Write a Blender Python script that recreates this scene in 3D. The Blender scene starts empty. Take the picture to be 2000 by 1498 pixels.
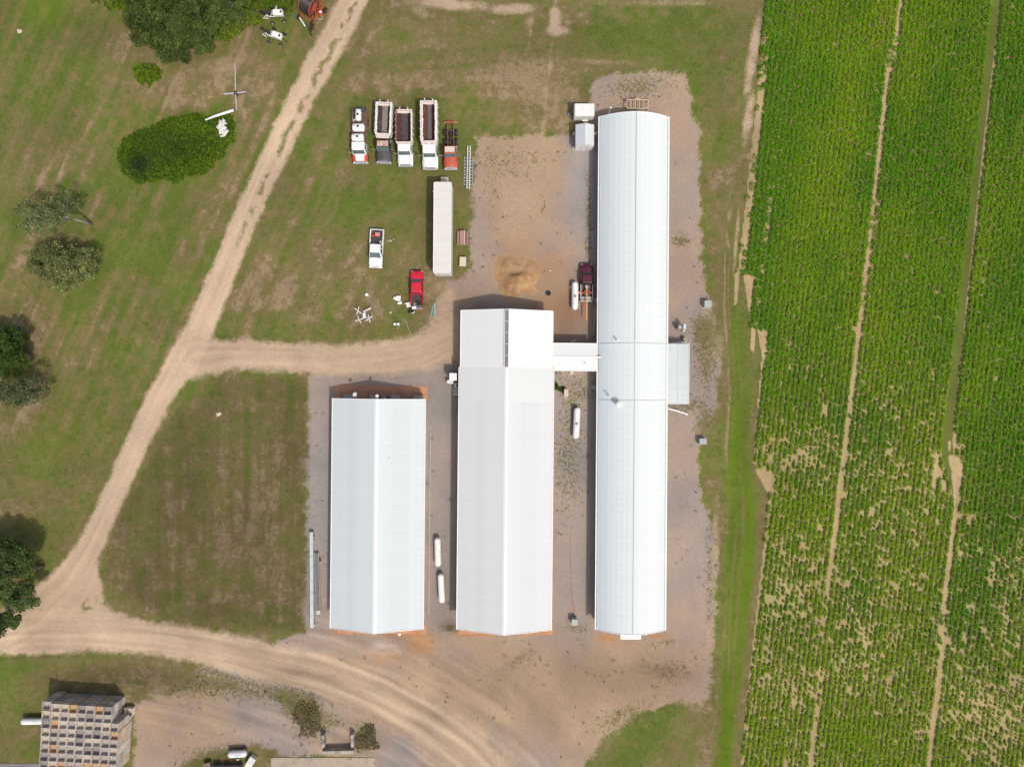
import bpy, math, random
import numpy as np
from mathutils import Vector, Matrix, Euler

R = math.radians
random.seed(7)
# ------------------------------------------------------------------ camera, sky, sun, exposure
sc = bpy.context.scene
COL = sc.collection
S = 13.0                     # photograph pixels per metre on the ground
FPX = 1388.0                 # focal length in photograph pixels
H = FPX / S                  # flying height of the camera
cam_d = bpy.data.cameras.new('camera')
cam = bpy.data.objects.new('camera', cam_d)
COL.objects.link(cam)
cam.location = (0, 0, H)
cam.rotation_euler = (0, 0, 0)
cam_d.sensor_fit = 'HORIZONTAL'
cam_d.angle = 2 * math.atan(1000.0 / FPX)
cam_d.clip_start = 1.0
cam_d.clip_end = 6000.0
sc.camera = cam

SUN_EL = R(58)
SUN_AZ = math.atan2(0.61, -0.79)
world = bpy.data.worlds.new('World')
sc.world = world
world.use_nodes = True
wn = world.node_tree
sky = wn.nodes.new('ShaderNodeTexSky')
sky.sky_type = 'NISHITA'
sky.sun_disc = False
sky.sun_elevation = SUN_EL
sky.sun_rotation = SUN_AZ
sky.dust_density = 5.0
bg = wn.nodes['Background']
bg.inputs['Strength'].default_value = 0.15
wn.links.new(sky.outputs['Color'], bg.inputs['Color'])
sun_d = bpy.data.lights.new('sun', 'SUN')
sun_d.energy = 2.7
sun_d.angle = R(1.0)
sun_d.color = (1.0, 0.94, 0.85)
sun = bpy.data.objects.new('sun', sun_d)
COL.objects.link(sun)
to_sun = Vector((math.sin(SUN_AZ) * math.cos(SUN_EL), math.cos(SUN_AZ) * math.cos(SUN_EL), math.sin(SUN_EL)))
sun.rotation_euler = to_sun.to_track_quat('Z', 'Y').to_euler()
sun.location = to_sun * 200
vs = sc.view_settings
vs.view_transform = 'Standard'
vs.look = 'None'
vs.exposure = -0.13
vs.gamma = 1.0
vs.use_curve_mapping = False
sc.cycles.max_bounces = 5
sc.cycles.diffuse_bounces = 3
sc.cycles.glossy_bounces = 2
sc.cycles.use_denoising = True

# ------------------------------------------------------------------ helpers
def P(px, py, z=0.0):
    k = (1 - z / H) / S
    return Vector(((px - 1000) * k, (749 - py) * k, z))

def tag(o, label=None, cat=None, group=None, kind=None):
    if label: o['label'] = label
    if cat: o['category'] = cat
    if group: o['group'] = group
    if kind: o['kind'] = kind
    return o

def empty(name, loc=(0, 0, 0), rz=0.0, label=None, cat=None, group=None):
    o = bpy.data.objects.new(name, None)
    COL.objects.link(o)
    o.location = loc
    o.rotation_euler = (0, 0, rz)
    o.empty_display_size = 0.3
    return tag(o, label, cat, group)

def link(name, me, parent=None, loc=None, rz=0.0):
    o = bpy.data.objects.new(name, me)
    COL.objects.link(o)
    if parent is not None: o.parent = parent
    if loc is not None: o.location = loc
    if rz: o.rotation_euler = (0, 0, rz)
    return o

MATS = {}
def mat(name, col=(), rough=0.6, metal=0.0, var=0.10, scale=1.5, col2=None, amt2=0.0, scale2=0.8, rnd=0.0, bump=0.0, bscale=20, spec=0.5):
    """painted / weathered surface: base colour with soft mottling, optional second colour in patches, per-object variation"""
    if name in MATS: return MATS[name]
    m = bpy.data.materials.new(name); m.use_nodes = True
    nt = m.node_tree; N = nt.nodes; L = nt.links
    b = N['Principled BSDF']
    b.inputs['Roughness'].default_value = rough
    b.inputs['Metallic'].default_value = metal
    b.inputs['Specular IOR Level'].default_value = spec
    tc = N.new('ShaderNodeTexCoord')
    n1 = N.new('ShaderNodeTexNoise'); n1.inputs['Scale'].default_value = scale; n1.inputs['Detail'].default_value = 5
    L.new(tc.outputs['Object'], n1.inputs['Vector'])
    mr = N.new('ShaderNodeMapRange'); mr.inputs['From Min'].default_value = 0.25; mr.inputs['From Max'].default_value = 0.75
    mr.inputs['To Min'].default_value = 1 - var; mr.inputs['To Max'].default_value = 1 + var
    L.new(n1.outputs['Fac'], mr.inputs['Value'])
    last = None
    rgb = N.new('ShaderNodeRGB'); rgb.outputs[0].default_value = (*col, 1)
    last = rgb.outputs[0]
    if col2 is not None:
        n2 = N.new('ShaderNodeTexNoise'); n2.inputs['Scale'].default_value = scale2; n2.inputs['Detail'].default_value = 6
        n2.inputs['Roughness'].default_value = 0.65
        L.new(tc.outputs['Object'], n2.inputs['Vector'])
        m2 = N.new('ShaderNodeMapRange'); m2.inputs['From Min'].default_value = 0.62 - amt2 * 0.3; m2.inputs['From Max'].default_value = 0.75 - amt2 * 0.2
        L.new(n2.outputs['Fac'], m2.inputs['Value'])
        mx = N.new('ShaderNodeMix'); mx.data_type = 'RGBA'
        L.new(m2.outputs[0], mx.inputs['Factor']); L.new(last, mx.inputs['A']); mx.inputs['B'].default_value = (*col2, 1)
        last = mx.outputs['Result']
    if rnd:
        oi = N.new('ShaderNodeObjectInfo')
        mo = N.new('ShaderNodeMapRange'); mo.inputs['To Min'].default_value = 1 - rnd; mo.inputs['To Max'].default_value = 1 + rnd
        L.new(oi.outputs['Random'], mo.inputs['Value'])
        mm = N.new('ShaderNodeMath'); mm.operation = 'MULTIPLY'
        L.new(mr.outputs[0], mm.inputs[0]); L.new(mo.outputs[0], mm.inputs[1])
        f = mm.outputs[0]
    else:
        f = mr.outputs[0]
    vm = N.new('ShaderNodeVectorMath'); vm.operation = 'SCALE'
    L.new(last, vm.inputs[0]); L.new(f, vm.inputs['Scale'])
    L.new(vm.outputs[0], b.inputs['Base Color'])
    if bump:
        nb = N.new('ShaderNodeTexNoise'); nb.inputs['Scale'].default_value = bscale; nb.inputs['Detail'].default_value = 4
        L.new(tc.outputs['Object'], nb.inputs['Vector'])
        bp = N.new('ShaderNodeBump'); bp.inputs['Strength'].default_value = bump; bp.inputs['Distance'].default_value = 0.05
        L.new(nb.outputs['Fac'], bp.inputs['Height']); L.new(bp.outputs[0], b.inputs['Normal'])
    MATS[name] = m
    return m

def glass(name='dark_glass', col=(0.02, 0.03, 0.035)):
    if name in MATS: return MATS[name]
    m = mat(name, col, rough=0.08, var=0.2, spec=0.6)
    return m

class MB:
    """collects geometry, build() links it as one mesh object"""
    def __init__(s): s.v = []; s.f = []
    def add(s, vs, fs):
        b = len(s.v); s.v += [tuple(p) for p in vs]; s.f += [tuple(i + b for i in f) for f in fs]; return s
    def box(s, c, d, rz=0.0, top=(1, 1), M=None):
        x, y, z = d[0] / 2, d[1] / 2, d[2] / 2
        p = [(-x, -y, -z), (x, -y, -z), (x, y, -z), (-x, y, -z),
             (-x * top[0], -y * top[1], z), (x * top[0], -y * top[1], z), (x * top[0], y * top[1], z), (-x * top[0], y * top[1], z)]
        T = Matrix.Translation(c) @ (M if M is not None else Matrix.Rotation(rz, 4, 'Z'))
        p = [T @ Vector(q) for q in p]
        return s.add(p, [(3, 2, 1, 0), (4, 5, 6, 7), (0, 1, 5, 4), (1, 2, 6, 5), (2, 3, 7, 6), (3, 0, 4, 7)])
    def b2(s, a, b):
        return s.box([(a[i] + b[i]) / 2 for i in range(3)], [abs(b[i] - a[i]) for i in range(3)])
    def rings(s, rs, cap0=True, cap1=True, closed=True):
        n = len(rs[0]); vs = [p for r in rs for p in r]; fs = []
        for k in range(len(rs) - 1):
            for i in range(n if closed else n - 1):
                j = (i + 1) % n
                fs.append((k * n + i, k * n + j, (k + 1) * n + j, (k + 1) * n + i))
        if cap0: fs.append(tuple(range(n - 1, -1, -1)))
        if cap1: fs.append(tuple((len(rs) - 1) * n + i for i in range(n)))
        return s.add(vs, fs)
    def cyl(s, p0, p1, r0, r1=None, n=12, cap=True):
        r1 = r0 if r1 is None else r1
        p0 = Vector(p0); p1 = Vector(p1); d = (p1 - p0).normalized()
        a = d.orthogonal().normalized(); b = d.cross(a)
        rs = [[p + (a * math.cos(2 * math.pi * i / n) + b * math.sin(2 * math.pi * i / n)) * r for i in range(n)] for p, r in ((p0, r0), (p1, r1))]
        return s.rings(rs, cap, cap)
    def tube(s, pts, r, n=6):
        pts = [Vector(p) for p in pts]; rs = []
        for i, p in enumerate(pts):
            d = (pts[min(i + 1, len(pts) - 1)] - pts[max(i - 1, 0)]).normalized()
            a = d.cross(Vector((0.13, 0.21, 1))).normalized(); b = a.cross(d)
            rr = r[i] if hasattr(r, '__len__') else r
            rs.append([p + (a * math.cos(2 * math.pi * k / n) + b * math.sin(2 * math.pi * k / n)) * rr for k in range(n)])
        return s.rings(rs)
    def revolve(s, prof, p0, axis, n=20):
        """prof: list of (t along axis, radius)"""
        p0 = Vector(p0); d = Vector(axis).normalized(); a = d.orthogonal().normalized(); b = d.cross(a)
        return s.rings([[p0 + d * t + (a * math.cos(2 * math.pi * i / n) + b * math.sin(2 * math.pi * i / n)) * max(r, 1e-3) for i in range(n)] for t, r in prof])
    def prism(s, out, z0, z1, inset=0.0):
        return s.rings([[(x, y, z0) for x, y in out], [(x * (1 - inset), y * (1 - inset), z1) for x, y in out]])
    def mesh(s, name, m, smooth=False):
        me = bpy.data.meshes.new(name)
        me.from_pydata(s.v, [], s.f); me.update()
        if m is not None: me.materials.append(m)
        if smooth: me.polygons.foreach_set('use_smooth', [True] * len(me.polygons))
        return me
    def build(s, name, m, parent=None, loc=None, rz=0.0, smooth=False):
        return link(name, s.mesh(name, m, smooth), parent, loc, rz)

def rrect(w, l, r, n=4, cx=0, cy=0):
    """rounded rectangle outline, counter-clockwise; r a number or (front-right, front-left, rear-left, rear-right)"""
    rr = r if hasattr(r, '__len__') else (r,) * 4
    out = []
    for k, (sx, sy) in enumerate(((1, 1), (-1, 1), (-1, -1), (1, -1))):
        q = max(rr[k], 0.005)
        ox, oy = sx * (w / 2 - q), sy * (l / 2 - q)
        for i in range(n + 1):
            a = (k + i / n) * math.pi / 2
            out.append((cx + ox + q * math.cos(a), cy + oy + q * math.sin(a)))
    return out

def numpy_mesh(name, verts, faces4, m, cols=None, attr='tint'):
    me = bpy.data.meshes.new(name)
    nv, nf = len(verts), len(faces4)
    me.vertices.add(nv); me.vertices.foreach_set('co', np.ascontiguousarray(verts, np.float32).ravel())
    k = faces4.shape[1]
    me.loops.add(nf * k); me.loops.foreach_set('vertex_index', np.ascontiguousarray(faces4, np.int32).ravel())
    me.polygons.add(nf)
    me.polygons.foreach_set('loop_start', np.arange(0, nf * k, k, dtype=np.int32))
    me.polygons.foreach_set('loop_total', np.full(nf, k, dtype=np.int32))
    me.update(calc_edges=True)
    if cols is not None:
        a = me.attributes.new(attr, 'FLOAT_COLOR', 'POINT')
        c = np.ones((nv, 4), np.float32); c[:, :3] = cols
        a.data.foreach_set('color', c.ravel())
    if m is not None: me.materials.append(m)
    return me

RNG = np.random.default_rng(11)
def vnoise(x, y, seed):
    g = np.random.default_rng(seed).random((256, 256)).astype(np.float32)
    xi = np.floor(x).astype(int); yi = np.floor(y).astype(int)
    fx = x - xi; fy = y - yi
    fx = fx * fx * (3 - 2 * fx); fy = fy * fy * (3 - 2 * fy)
    a = g[yi & 255, xi & 255]; b = g[yi & 255, (xi + 1) & 255]; c = g[(yi + 1) & 255, xi & 255]; d = g[(yi + 1) & 255, (xi + 1) & 255]
    return (a * (1 - fx) + b * fx) * (1 - fy) + (c * (1 - fx) + d * fx) * fy
def fbm(x, y, size, seed, octv=4, sx=1.0, sy=1.0, gain=0.55):
    """0..1 noise; size = largest feature in the units of x"""
    t = np.zeros_like(x, dtype=np.float32); A = 0; w = 1.0
    for o in range(octv):
        f = (2 ** o) / size
        t += w * vnoise(x * f * sx + 17.3 * o + seed, y * f * sy + 9.1 * o + 2 * seed, seed * 13 + o); A += w; w *= gain
    t = t / A
    return np.clip((t - 0.5) * 1.6 + 0.5, 0, 1)

def sdf_poly(px, py, poly):
    """signed distance, negative inside"""
    d = np.full(px.shape, 1e9); inside = np.zeros(px.shape, bool)
    n = len(poly)
    for i in range(n):
        ax, ay = poly[i]; bx, by = poly[(i + 1) % n]
        ex, ey = bx - ax, by - ay
        t = np.clip(((px - ax) * ex + (py - ay) * ey) / (ex * ex + ey * ey + 1e-9), 0, 1)
        d = np.minimum(d, np.hypot(px - ax - t * ex, py - ay - t * ey))
        c = ((ay > py) != (by > py)) & (px < (bx - ax) * (py - ay) / (by - ay + 1e-9) + ax)
        inside ^= c
    return np.where(inside, -d, d)

def sdf_line(px, py, pts):
    """pts: (x, y, halfwidth). returns signed distance to the band, lateral offset / halfwidth, arc length"""
    best = np.full(px.shape, 1e9); lat = np.zeros(px.shape); arc = np.zeros(px.shape); s0 = 0.0
    for (ax, ay, aw), (bx, by, bw) in zip(pts[:-1], pts[1:]):
        ex, ey = bx - ax, by - ay; l2 = ex * ex + ey * ey; ln = math.sqrt(l2)
        t = np.clip(((px - ax) * ex + (py - ay) * ey) / l2, 0, 1)
        d = np.hypot(px - ax - t * ex, py - ay - t * ey)
        w = aw + (bw - aw) * t
        sd = d - w
        k = sd < best
        sgn = np.sign((px - ax) * ey - (py - ay) * ex)
        best = np.where(k, sd, best); lat = np.where(k, sgn * d / w, lat); arc = np.where(k, s0 + t * ln, arc)
        s0 += ln
    return best, lat, arc
def ss(x, a, b):
    t = np.clip((x - a) / (b - a), 0, 1); return t * t * (3 - 2 * t)
def blob(px, py, cx, cy, rx, ry, rot=0.0):
    c, s_ = math.cos(R(rot)), math.sin(R(rot))
    dx, dy = px - cx, py - cy
    u = (dx * c + dy * s_) / rx; v = (-dx * s_ + dy * c) / ry
    return np.exp(-(u * u + v * v))
# ------------------------------------------------------------------ the ground: lawn, tracks, yard, field soil
GX0, GX1, GY0, GY1, GST = -170, 2180, -160, 1660, 3.25
gx = np.arange(GX0, GX1 + 0.1, GST); gy = np.arange(GY0, GY1 + 0.1, GST)
X, Y = np.meshgrid(gx, gy)
NX, NY = len(gx), len(gy)
n_big = fbm(X, Y, 260, 3); n_mid = fbm(X, Y, 70, 5); n_small = fbm(X, Y, 22, 8); n_tiny = fbm(X, Y, 9, 9, 3)

ROAD_MAIN = [(735, -170, 26), (700, -20, 27), (668, 45, 28), (636, 105, 28), (600, 170, 26), (560, 250, 26), (518, 340, 25), (478, 430, 25), (433, 540, 25), (396, 630, 28),
             (352, 712, 30), (312, 775, 25), (276, 845, 23), (238, 930, 22), (203, 1010, 22), (172, 1075, 25), (130, 1140, 36), (75, 1195, 42), (20, 1228, 38), (-60, 1245, 36), (-175, 1250, 36)]
ROAD_BRANCH = [(385, 700, 40), (450, 694, 29), (550, 697, 28), (650, 703, 30), (740, 703, 32), (820, 690, 34), (880, 660, 38)]
ROAD_SOUTH = [(-175, 1240, 38), (0, 1238, 38), (90, 1234, 40), (180, 1236, 36), (300, 1247, 32), (400, 1262, 33), (520, 1290, 36), (640, 1322, 40), (740, 1362, 42), (830, 1412, 42), (905, 1465, 44), (990, 1540, 46), (1090, 1665, 48)]
JUNCTION = [(60, 1190), (120, 1150), (175, 1090), (192, 1100), (196, 1150), (215, 1195), (330, 1218), (250, 1262), (60, 1280), (-20, 1270), (-20, 1210)]
YARD = [(930, 272), (975, 264), (1120, 264), (1150, 240), (1156, 165), (1180, 146), (1335, 140), (1348, 175), (1352, 234), (1364, 240), (1368, 400), (1372, 545), (1392, 600), (1402, 700),
        (1400, 800), (1372, 850), (1364, 900), (1366, 980), (1392, 1020), (1396, 1100), (1394, 1230), (1388, 1368), (1300, 1374), (1235, 1398), (1175, 1440), (1145, 1498), (1130, 1670),
        (740, 1670), (735, 1500), (640, 1475), (560, 1478), (500, 1450), (430, 1470), (330, 1498), (265, 1520), (262, 1375), (330, 1355), (400, 1300), (500, 1270), (560, 1240), (597, 1236), (600, 1000), (604, 740),
        (640, 720), (800, 700), (845, 655), (845, 620), (852, 590), (876, 553), (912, 546), (920, 480), (924, 380), (928, 300)]
FIELD = [(1500, -170), (1494, 0), (1477, 210), (1456, 400), (1441, 532), (1458, 534), (1466, 560), (1462, 610), (1464, 638), (1470, 642), (1492, 646), (1488, 700), (1480, 790), (1471, 905), (1480, 914), (1502, 918),
         (1506, 935), (1498, 1000), (1488, 1100), (1472, 1240), (1457, 1390), (1447, 1500), (1432, 1670), (2200, 1670), (2200, -170)]
TRACK_A = [(1775, -170, 3.2), (1756, 0, 3.2), (1747, 70, 3.2), (1738, 120, 4.5), (1722, 240, 4.5), (1704, 430, 4.5), (1689, 560, 4.5), (1672, 690, 4.5), (1656, 800, 3.2), (1642, 920, 3.2), (1625, 1070, 2.0), (1611, 1200, 2.0), (1597, 1330, 2.0), (1582, 1498, 3.2), (1570, 1670, 3.2)]
TRACK_B = [(1862, 925, 4), (1866, 960, 4), (1855, 1060, 4), (1846, 1160, 4), (1838, 1250, 4), (1825, 1370, 3.4), (1811, 1498, 3.4), (1796, 1670, 3.4)]
WATERWAY = [(1962, -170, 9), (1946, 0, 9), (1932, 110, 9), (1915, 250, 9), (1897, 420, 9), (1880, 580, 9), (1868, 700, 9), (1856, 800, 9), (1849, 860, 12), (1852, 900, 12), (1862, 945, 6), (1866, 990, 3)]
ROWGAPS = [[(1560, -170, 2), (1547, 0, 2.5), (1530, 180, 2.5), (1510, 350, 3), (1492, 480, 2.5), (1480, 600, 2), (1473, 640, 2)],
           [(1515, -170, 3), (1500, 30, 3), (1483, 240, 3), (1466, 400, 3), (1448, 525, 3)],
           [(1990, -170, 2), (1980, 0, 2), (1955, 230, 2), (1930, 450, 2), (1905, 690, 1.5), (1880, 880, 1.5)],
           [(2010, 100, 2.2), (1990, 300, 2.2), (1968, 470, 2.2), (1940, 760, 2), (1922, 880, 2.5), (1905, 1000, 2), (1880, 1250, 2.4), (1865, 1400, 2.4), (1850, 1560, 2)]]
BARE = [[(1452, 538), (1472, 536), (1471, 560), (1462, 606), (1458, 570)], [(1436, 534), (1443, 532), (1440, 590), (1434, 598)], [(1480, 644), (1500, 645), (1497, 680), (1492, 708), (1484, 672)], [(1468, 634), (1476, 648), (1472, 690), (1466, 680)], [(1474, 916), (1508, 917), (1506, 950), (1502, 967), (1490, 945)],
        [(1853, 890), (1876, 890), (1875, 912), (1880, 925), (1876, 950), (1868, 960), (1862, 925), (1854, 905)], [(1852, 862), (1857, 860), (1856, 880), (1853, 882)], [(1862, 864), (1878, 866), (1876, 884), (1866, 874)], [(1825, 864), (1829, 866), (1832, 905), (1841, 928), (1834, 934), (1828, 930), (1821, 962), (1819, 940)], [(1842, 938), (1848, 944), (1846, 962), (1839, 958)]]

wob = (n_small - 0.5) * 9 + (n_tiny - 0.5) * 7
d_main, lat_main, arc_main = sdf_line(X, Y, ROAD_MAIN)
d_br, lat_br, arc_br = sdf_line(X, Y, ROAD_BRANCH)
d_so, lat_so, arc_so = sdf_line(X, Y, ROAD_SOUTH)
d_jn = sdf_poly(X, Y, JUNCTION)
d_yard = sdf_poly(X, Y, YARD)
d_field = sdf_poly(X, Y, FIELD)
d_ta, lat_ta, _ = sdf_line(X, Y, TRACK_A); d_tb, _, _ = sdf_line(X, Y, TRACK_B); d_ww, _, _ = sdf_line(X, Y, WATERWAY)
d_gap = np.minimum.reduce([sdf_line(X, Y, g)[0] for g in ROWGAPS])
d_bare = np.minimum.reduce([sdf_poly(X, Y, b) for b in BARE])

def soft(d, w): return np.clip(0.5 - d / (2.0 * w), 0, 1)
dirt = np.maximum.reduce([soft(d_main + wob * 0.55, 9), soft(d_br + wob, 14), soft(d_so + wob, 16), soft(d_jn + wob, 10)])
# grass median between the wheel tracks on the upper half of the track
med = np.exp(-((lat_main - 0.26 + 0.5 * (n_small - 0.5)) / 0.34) ** 2) * ss(-Y, -600, -380) * ss(n_small * 0.5 + n_mid * 0.3 + n_tiny * 0.4, 0.42, 0.66) * (d_main < 0)
dirt = dirt * (1 - 0.66 * med)
tri = blob(X, Y, 172, 1180, 24, 16, -35) * ss(n_tiny, 0.35, 0.7)
dirt = dirt * (1 - 0.7 * tri)
gravel = soft(d_yard + wob * 1.3, 13)
gravel = np.maximum(gravel, 0.52 * blob(X, Y, 660, 1420, 90, 70) + 0)
gravel = np.maximum(gravel, 0.60 * blob(X, Y, 470, 1390, 170, 70, 8))
gravel = np.maximum(gravel, 0.55 * blob(X, Y, 1440, 1150, 1, 1))
# trampled dry ground
for cx, cy, rx, ry, rot, a in ((880, 8, 90, 14, 5, .85), (1000, 18, 60, 14, 0, .7), (1085, 40, 14, 30, 0, .9), (1090, 60, 24, 12, 0, .9), (1300, 6, 200, 10, 0, .45), (1180, 122, 120, 10, 3, .42), (1470, 110, 12, 100, 9, .75), (1462, 230, 12, 60, 9, .7),
                               (820, 20, 30, 18, 40, .5), (872, 600, 26, 46, 10, .75), (895, 660, 30, 70, 0, .6), (1000, 440, 60, 110, 0, .42), (860, 560, 30, 20, -30, .5), (1010, 1330, 220, 50, 10, .38), (1180, 1420, 70, 90, 20, .4), (760, 1330, 80, 40, 15, .4), (430, 130, 60, 22, -10, .45), (1400, 690, 22, 60, 0, .45), (1438, 470, 5, 90, 5, .6), (1398, 1060, 10, 120, 2, .6), (1388, 1240, 14, 60, 0, .4), (1425, 1280, 6, 60, 4, .35)):
    dirt = np.maximum(dirt, a * np.clip(blob(X, Y, cx, cy, rx, ry, rot) * (0.6 + 0.9 * n_small), 0, 1))
clay = np.zeros_like(X)
for cx, cy, rx, ry, rot, a in ((745, 766, 98, 16, 0, 0.0), (820, 1256, 38, 24, 0, .6), (757, 1280, 46, 22, 0, .55), (800, 1240, 60, 8, 0, .8), (1185, 1246, 20, 9, 0, .8), (1285, 1242, 24, 6, 0, .8), (930, 1238, 60, 6, 0, .8), (1050, 1236, 45, 5, 0, .8),
                               (690, 1234, 60, 7, 0, .55), (1100, 610, 50, 60, 0, .50), (1070, 520, 60, 40, 0, .45), (1060, 640, 40, 60, 0, .5), (1010, 500, 60, 60, 0, .35), (385, 1345, 16, 34, 0, .35), (1135, 690, 30, 14, 0, .35)):
    clay = np.maximum(clay, 1.1 * a * blob(X, Y, cx, cy, rx, ry, rot) * (0.75 + 0.5 * n_mid))
white = np.zeros_like(X)
white = 0.7 * blob(X, Y, 752, 1264, 30, 16, 8) * (0.35 + 0.9 * fbm(X, Y, 12, 31, 3, 0.45, 1.2)) + 0.5 * blob(X, Y, 778, 1275, 10, 8) * n_tiny + 0.16 * blob(X, Y, 1155, 330, 25, 110, -8)

soil = np.where(d_field < 0, 1.0, 0.0) * (1 - 0.9 * soft(d_ww, 2.5))
soil = np.maximum(soil, soft(d_bare + wob * 0.25, 3))
dirt = np.where(d_field < 0, 0.0, dirt)
dirt = np.maximum.reduce([dirt, soft(d_bare, 3), 0.9 * soft(d_ta, 4), soft(d_tb, 4), 0.8 * soft(sdf_line(X, Y, ROWGAPS[1])[0], 3)])
thr = np.minimum(sdf_line(X, Y, [(1086, -160, 4), (1084, 40, 5), (1074, 120, 5), (1066, 190, 6), (1062, 262, 7)])[0], sdf_line(X, Y, [(1040, 30, 3), (1034, 80, 3), (1029, 130, 3)])[0])
dirt = np.maximum(dirt, soft(thr + wob * 1.2, 7) * (0.25 + 0.55 * n_tiny) * (d_yard > 0))
lawn_n = soft(sdf_poly(X, Y, [(700, 210), (920, 210), (920, 540), (840, 650), (420, 655), (520, 430), (640, 210)]), 12)
# ---- greenness of the turf (dry thatch 0 .. lush 1)
green = 0.54 + 0.02 * ss(-X, -700, -300) - 0.06 * lawn_n + 0.34 * (n_big - 0.5) + 0.50 * (n_mid - 0.5) + 0.50 * (n_small - 0.5) + 0.25 * (n_tiny - 0.5)
for cx, cy, rx, ry, rot, a in (
        (60, 40, 130, 90, 0, .35), (30, 150, 150, 170, 0, .22), (170, 130, 70, 60, 0, -.25), (150, 320, 130, 50, -18, -.38), (400, 190, 110, 40, -18, -.38), (330, 165, 90, 40, -20, -.25), (470, 120, 80, 50, 0, -.35), (520, 210, 30, 60, 20, -.35), (470, 300, 40, 60, 0, -.2),
        (250, 450, 170, 120, 0, .16), (60, 560, 120, 90, 0, .05), (180, 640, 120, 60, 0, -.12), (330, 560, 60, 150, 22, .15), (150, 850, 150, 80, -20, .32), (60, 920, 120, 60, 0, .10), (20, 1010, 70, 40, 0, -.3), (130, 1010, 60, 70, 0, .35),
        (750, 30, 70, 60, 0, .10), (960, 60, 140, 50, 0, .25), (1230, 60, 190, 40, 0, .45), (1180, 90, 160, 30, 0, .2), (1390, 130, 40, 110, 0, .25), (870, 120, 130, 50, 0, .05), (780, 160, 120, 25, -5, -.40), (930, 150, 90, 40, 0, -.2), (1060, 150, 70, 60, 0, -.35), (1010, 210, 90, 50, 0, -.32), (900, 90, 160, 30, 8, -.2), (1150, 20, 250, 18, 0, -.2), (1075, 235, 60, 40, 0, -.35),
        (620, 400, 120, 90, 0, .18), (770, 400, 90, 90, 0, .32), (800, 260, 110, 70, 0, .42), (880, 280, 50, 80, 0, .3), (890, 450, 30, 110, 0, .35), (600, 560, 120, 60, 0, -.12), (720, 600, 160, 50, 0, .06), (480, 600, 60, 50, 0, -.05), (700, 645, 190, 16, -4, .3), (520, 640, 80, 20, 0, .25), (800, 620, 40, 30, 0, .2),
        (450, 800, 130, 110, 0, -.05), (380, 850, 60, 120, 25, .18), (480, 900, 100, 130, 0, -.14), (520, 1050, 50, 150, 0, -.20), (430, 1140, 110, 50, 0, -.12), (340, 1080, 90, 50, 0, -.16), (590, 900, 14, 160, 0, .18), (520, 1215, 90, 16, 8, .5), (400, 1195, 120, 14, 12, .4), (260, 1130, 40, 60, 40, .2), (560, 800, 50, 60, 0, .1),
        (40, 1330, 90, 60, 0, .25), (180, 1340, 130, 40, 0, -.40), (300, 1320, 90, 40, 10, -.35), (40, 1450, 70, 60, 0, .1), (40, 1470, 80, 30, 0, .25),
        (1270, 1440, 70, 40, -20, .55), (1350, 1450, 80, 60, 0, -.15), (1300, 1385, 90, 10, 0, .3), (1230, 1480, 60, 30, -30, .4), (1405, 560, 30, 60, 0, .15), (1395, 350, 30, 160, 0, -.22), (1425, 300, 16, 200, 3, .05), (1410, 660, 30, 50, 0, -.2), (1400, 880, 30, 60, 0, -.1), (1412, 1350, 26, 120, 0, -.25),
        (1185, 180, 14, 30, 0, .0), (1147, 200, 16, 20, 0, .4), (1480, 680, 10, 60, 0, .1), (350, 290, 150, 80, -12, .5), (380, 40, 150, 60, 0, .35)):
    green = green + 0.72 * a * blob(X + (n_mid - 0.5) * 70, Y + (n_small - 0.5) * 50, cx, cy, rx, ry, rot)
# mowing and drying streaks
st_v = fbm(X + 0.01 * Y, Y, 14, 21, 3, 1.0, 0.06) - 0.5
lawn_s = np.clip(soft(sdf_poly(X, Y, [(430, 735), (600, 738), (597, 1235), (330, 1215), (200, 1130), (230, 1010), (330, 820)]), 10), 0, 1)
green += st_v * 0.45 * lawn_s - 0.10 * lawn_s
st_h = fbm(X, Y + 0.05 * X, 16, 23, 3, 0.08, 1.0) - 0.5
green += st_h * 0.5 * blob(X, Y, 1000, 110, 330, 130)
st_d = fbm(X + 0.45 * Y, Y - 0.45 * X, 16, 25, 3, 1.0, 0.10) - 0.5
green += st_d * 0.75 * ss(-X, -900, -500) * ss(-Y, -1000, -700) * (1 - lawn_s)
green = green + lawn_s * 0.5 * (0.50 - green) + lawn_s * st_v * 0.22 + lawn_s * 0.2 * (n_mid - 0.5) + lawn_s * 0.25 * (n_small - 0.5)
green = np.clip(green, 0, 1)
# lime-coloured young growth along the field edge
LIMEV = [(1430, 380, 4), (1424, 500, 8), (1428, 600, 14), (1440, 680, 20), (1446, 760, 22), (1440, 880, 22), (1450, 980, 28), (1445, 1100, 28), (1436, 1230, 22), (1424, 1380, 17), (1412, 1500, 16), (1398, 1670, 16)]
d_lv, lat_lv, _ = sdf_line(X, Y, LIMEV)
lime = np.clip(0.95 * ss(Y, 400, 1000) * soft(d_lv + wob, 9) * (0.45 + 0.9 * fbm(X + 0.1 * Y, Y, 16, 41, 3, 1, 0.05)), 0, 1)
green = np.maximum(green, 1.05 * soft(d_lv + wob, 8) * (0.72 + 0.4 * fbm(X + 0.1 * Y, Y, 22, 43, 3, 1, 0.05)))
rutv = np.exp(-((lat_lv + 0.42 + 0.3 * (n_mid - .5)) / 0.14) ** 2) + 0.8 * np.exp(-((lat_lv - 0.12 + 0.3 * (n_mid - .5)) / 0.13) ** 2) + 1.0 * np.exp(-((lat_lv + 0.95) / 0.18) ** 2)
rutv = rutv * (d_lv < 8) * ss(fbm(X + 0.1 * Y, Y, 30, 45, 3, 1, 0.12), 0.25, 0.6)
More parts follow.
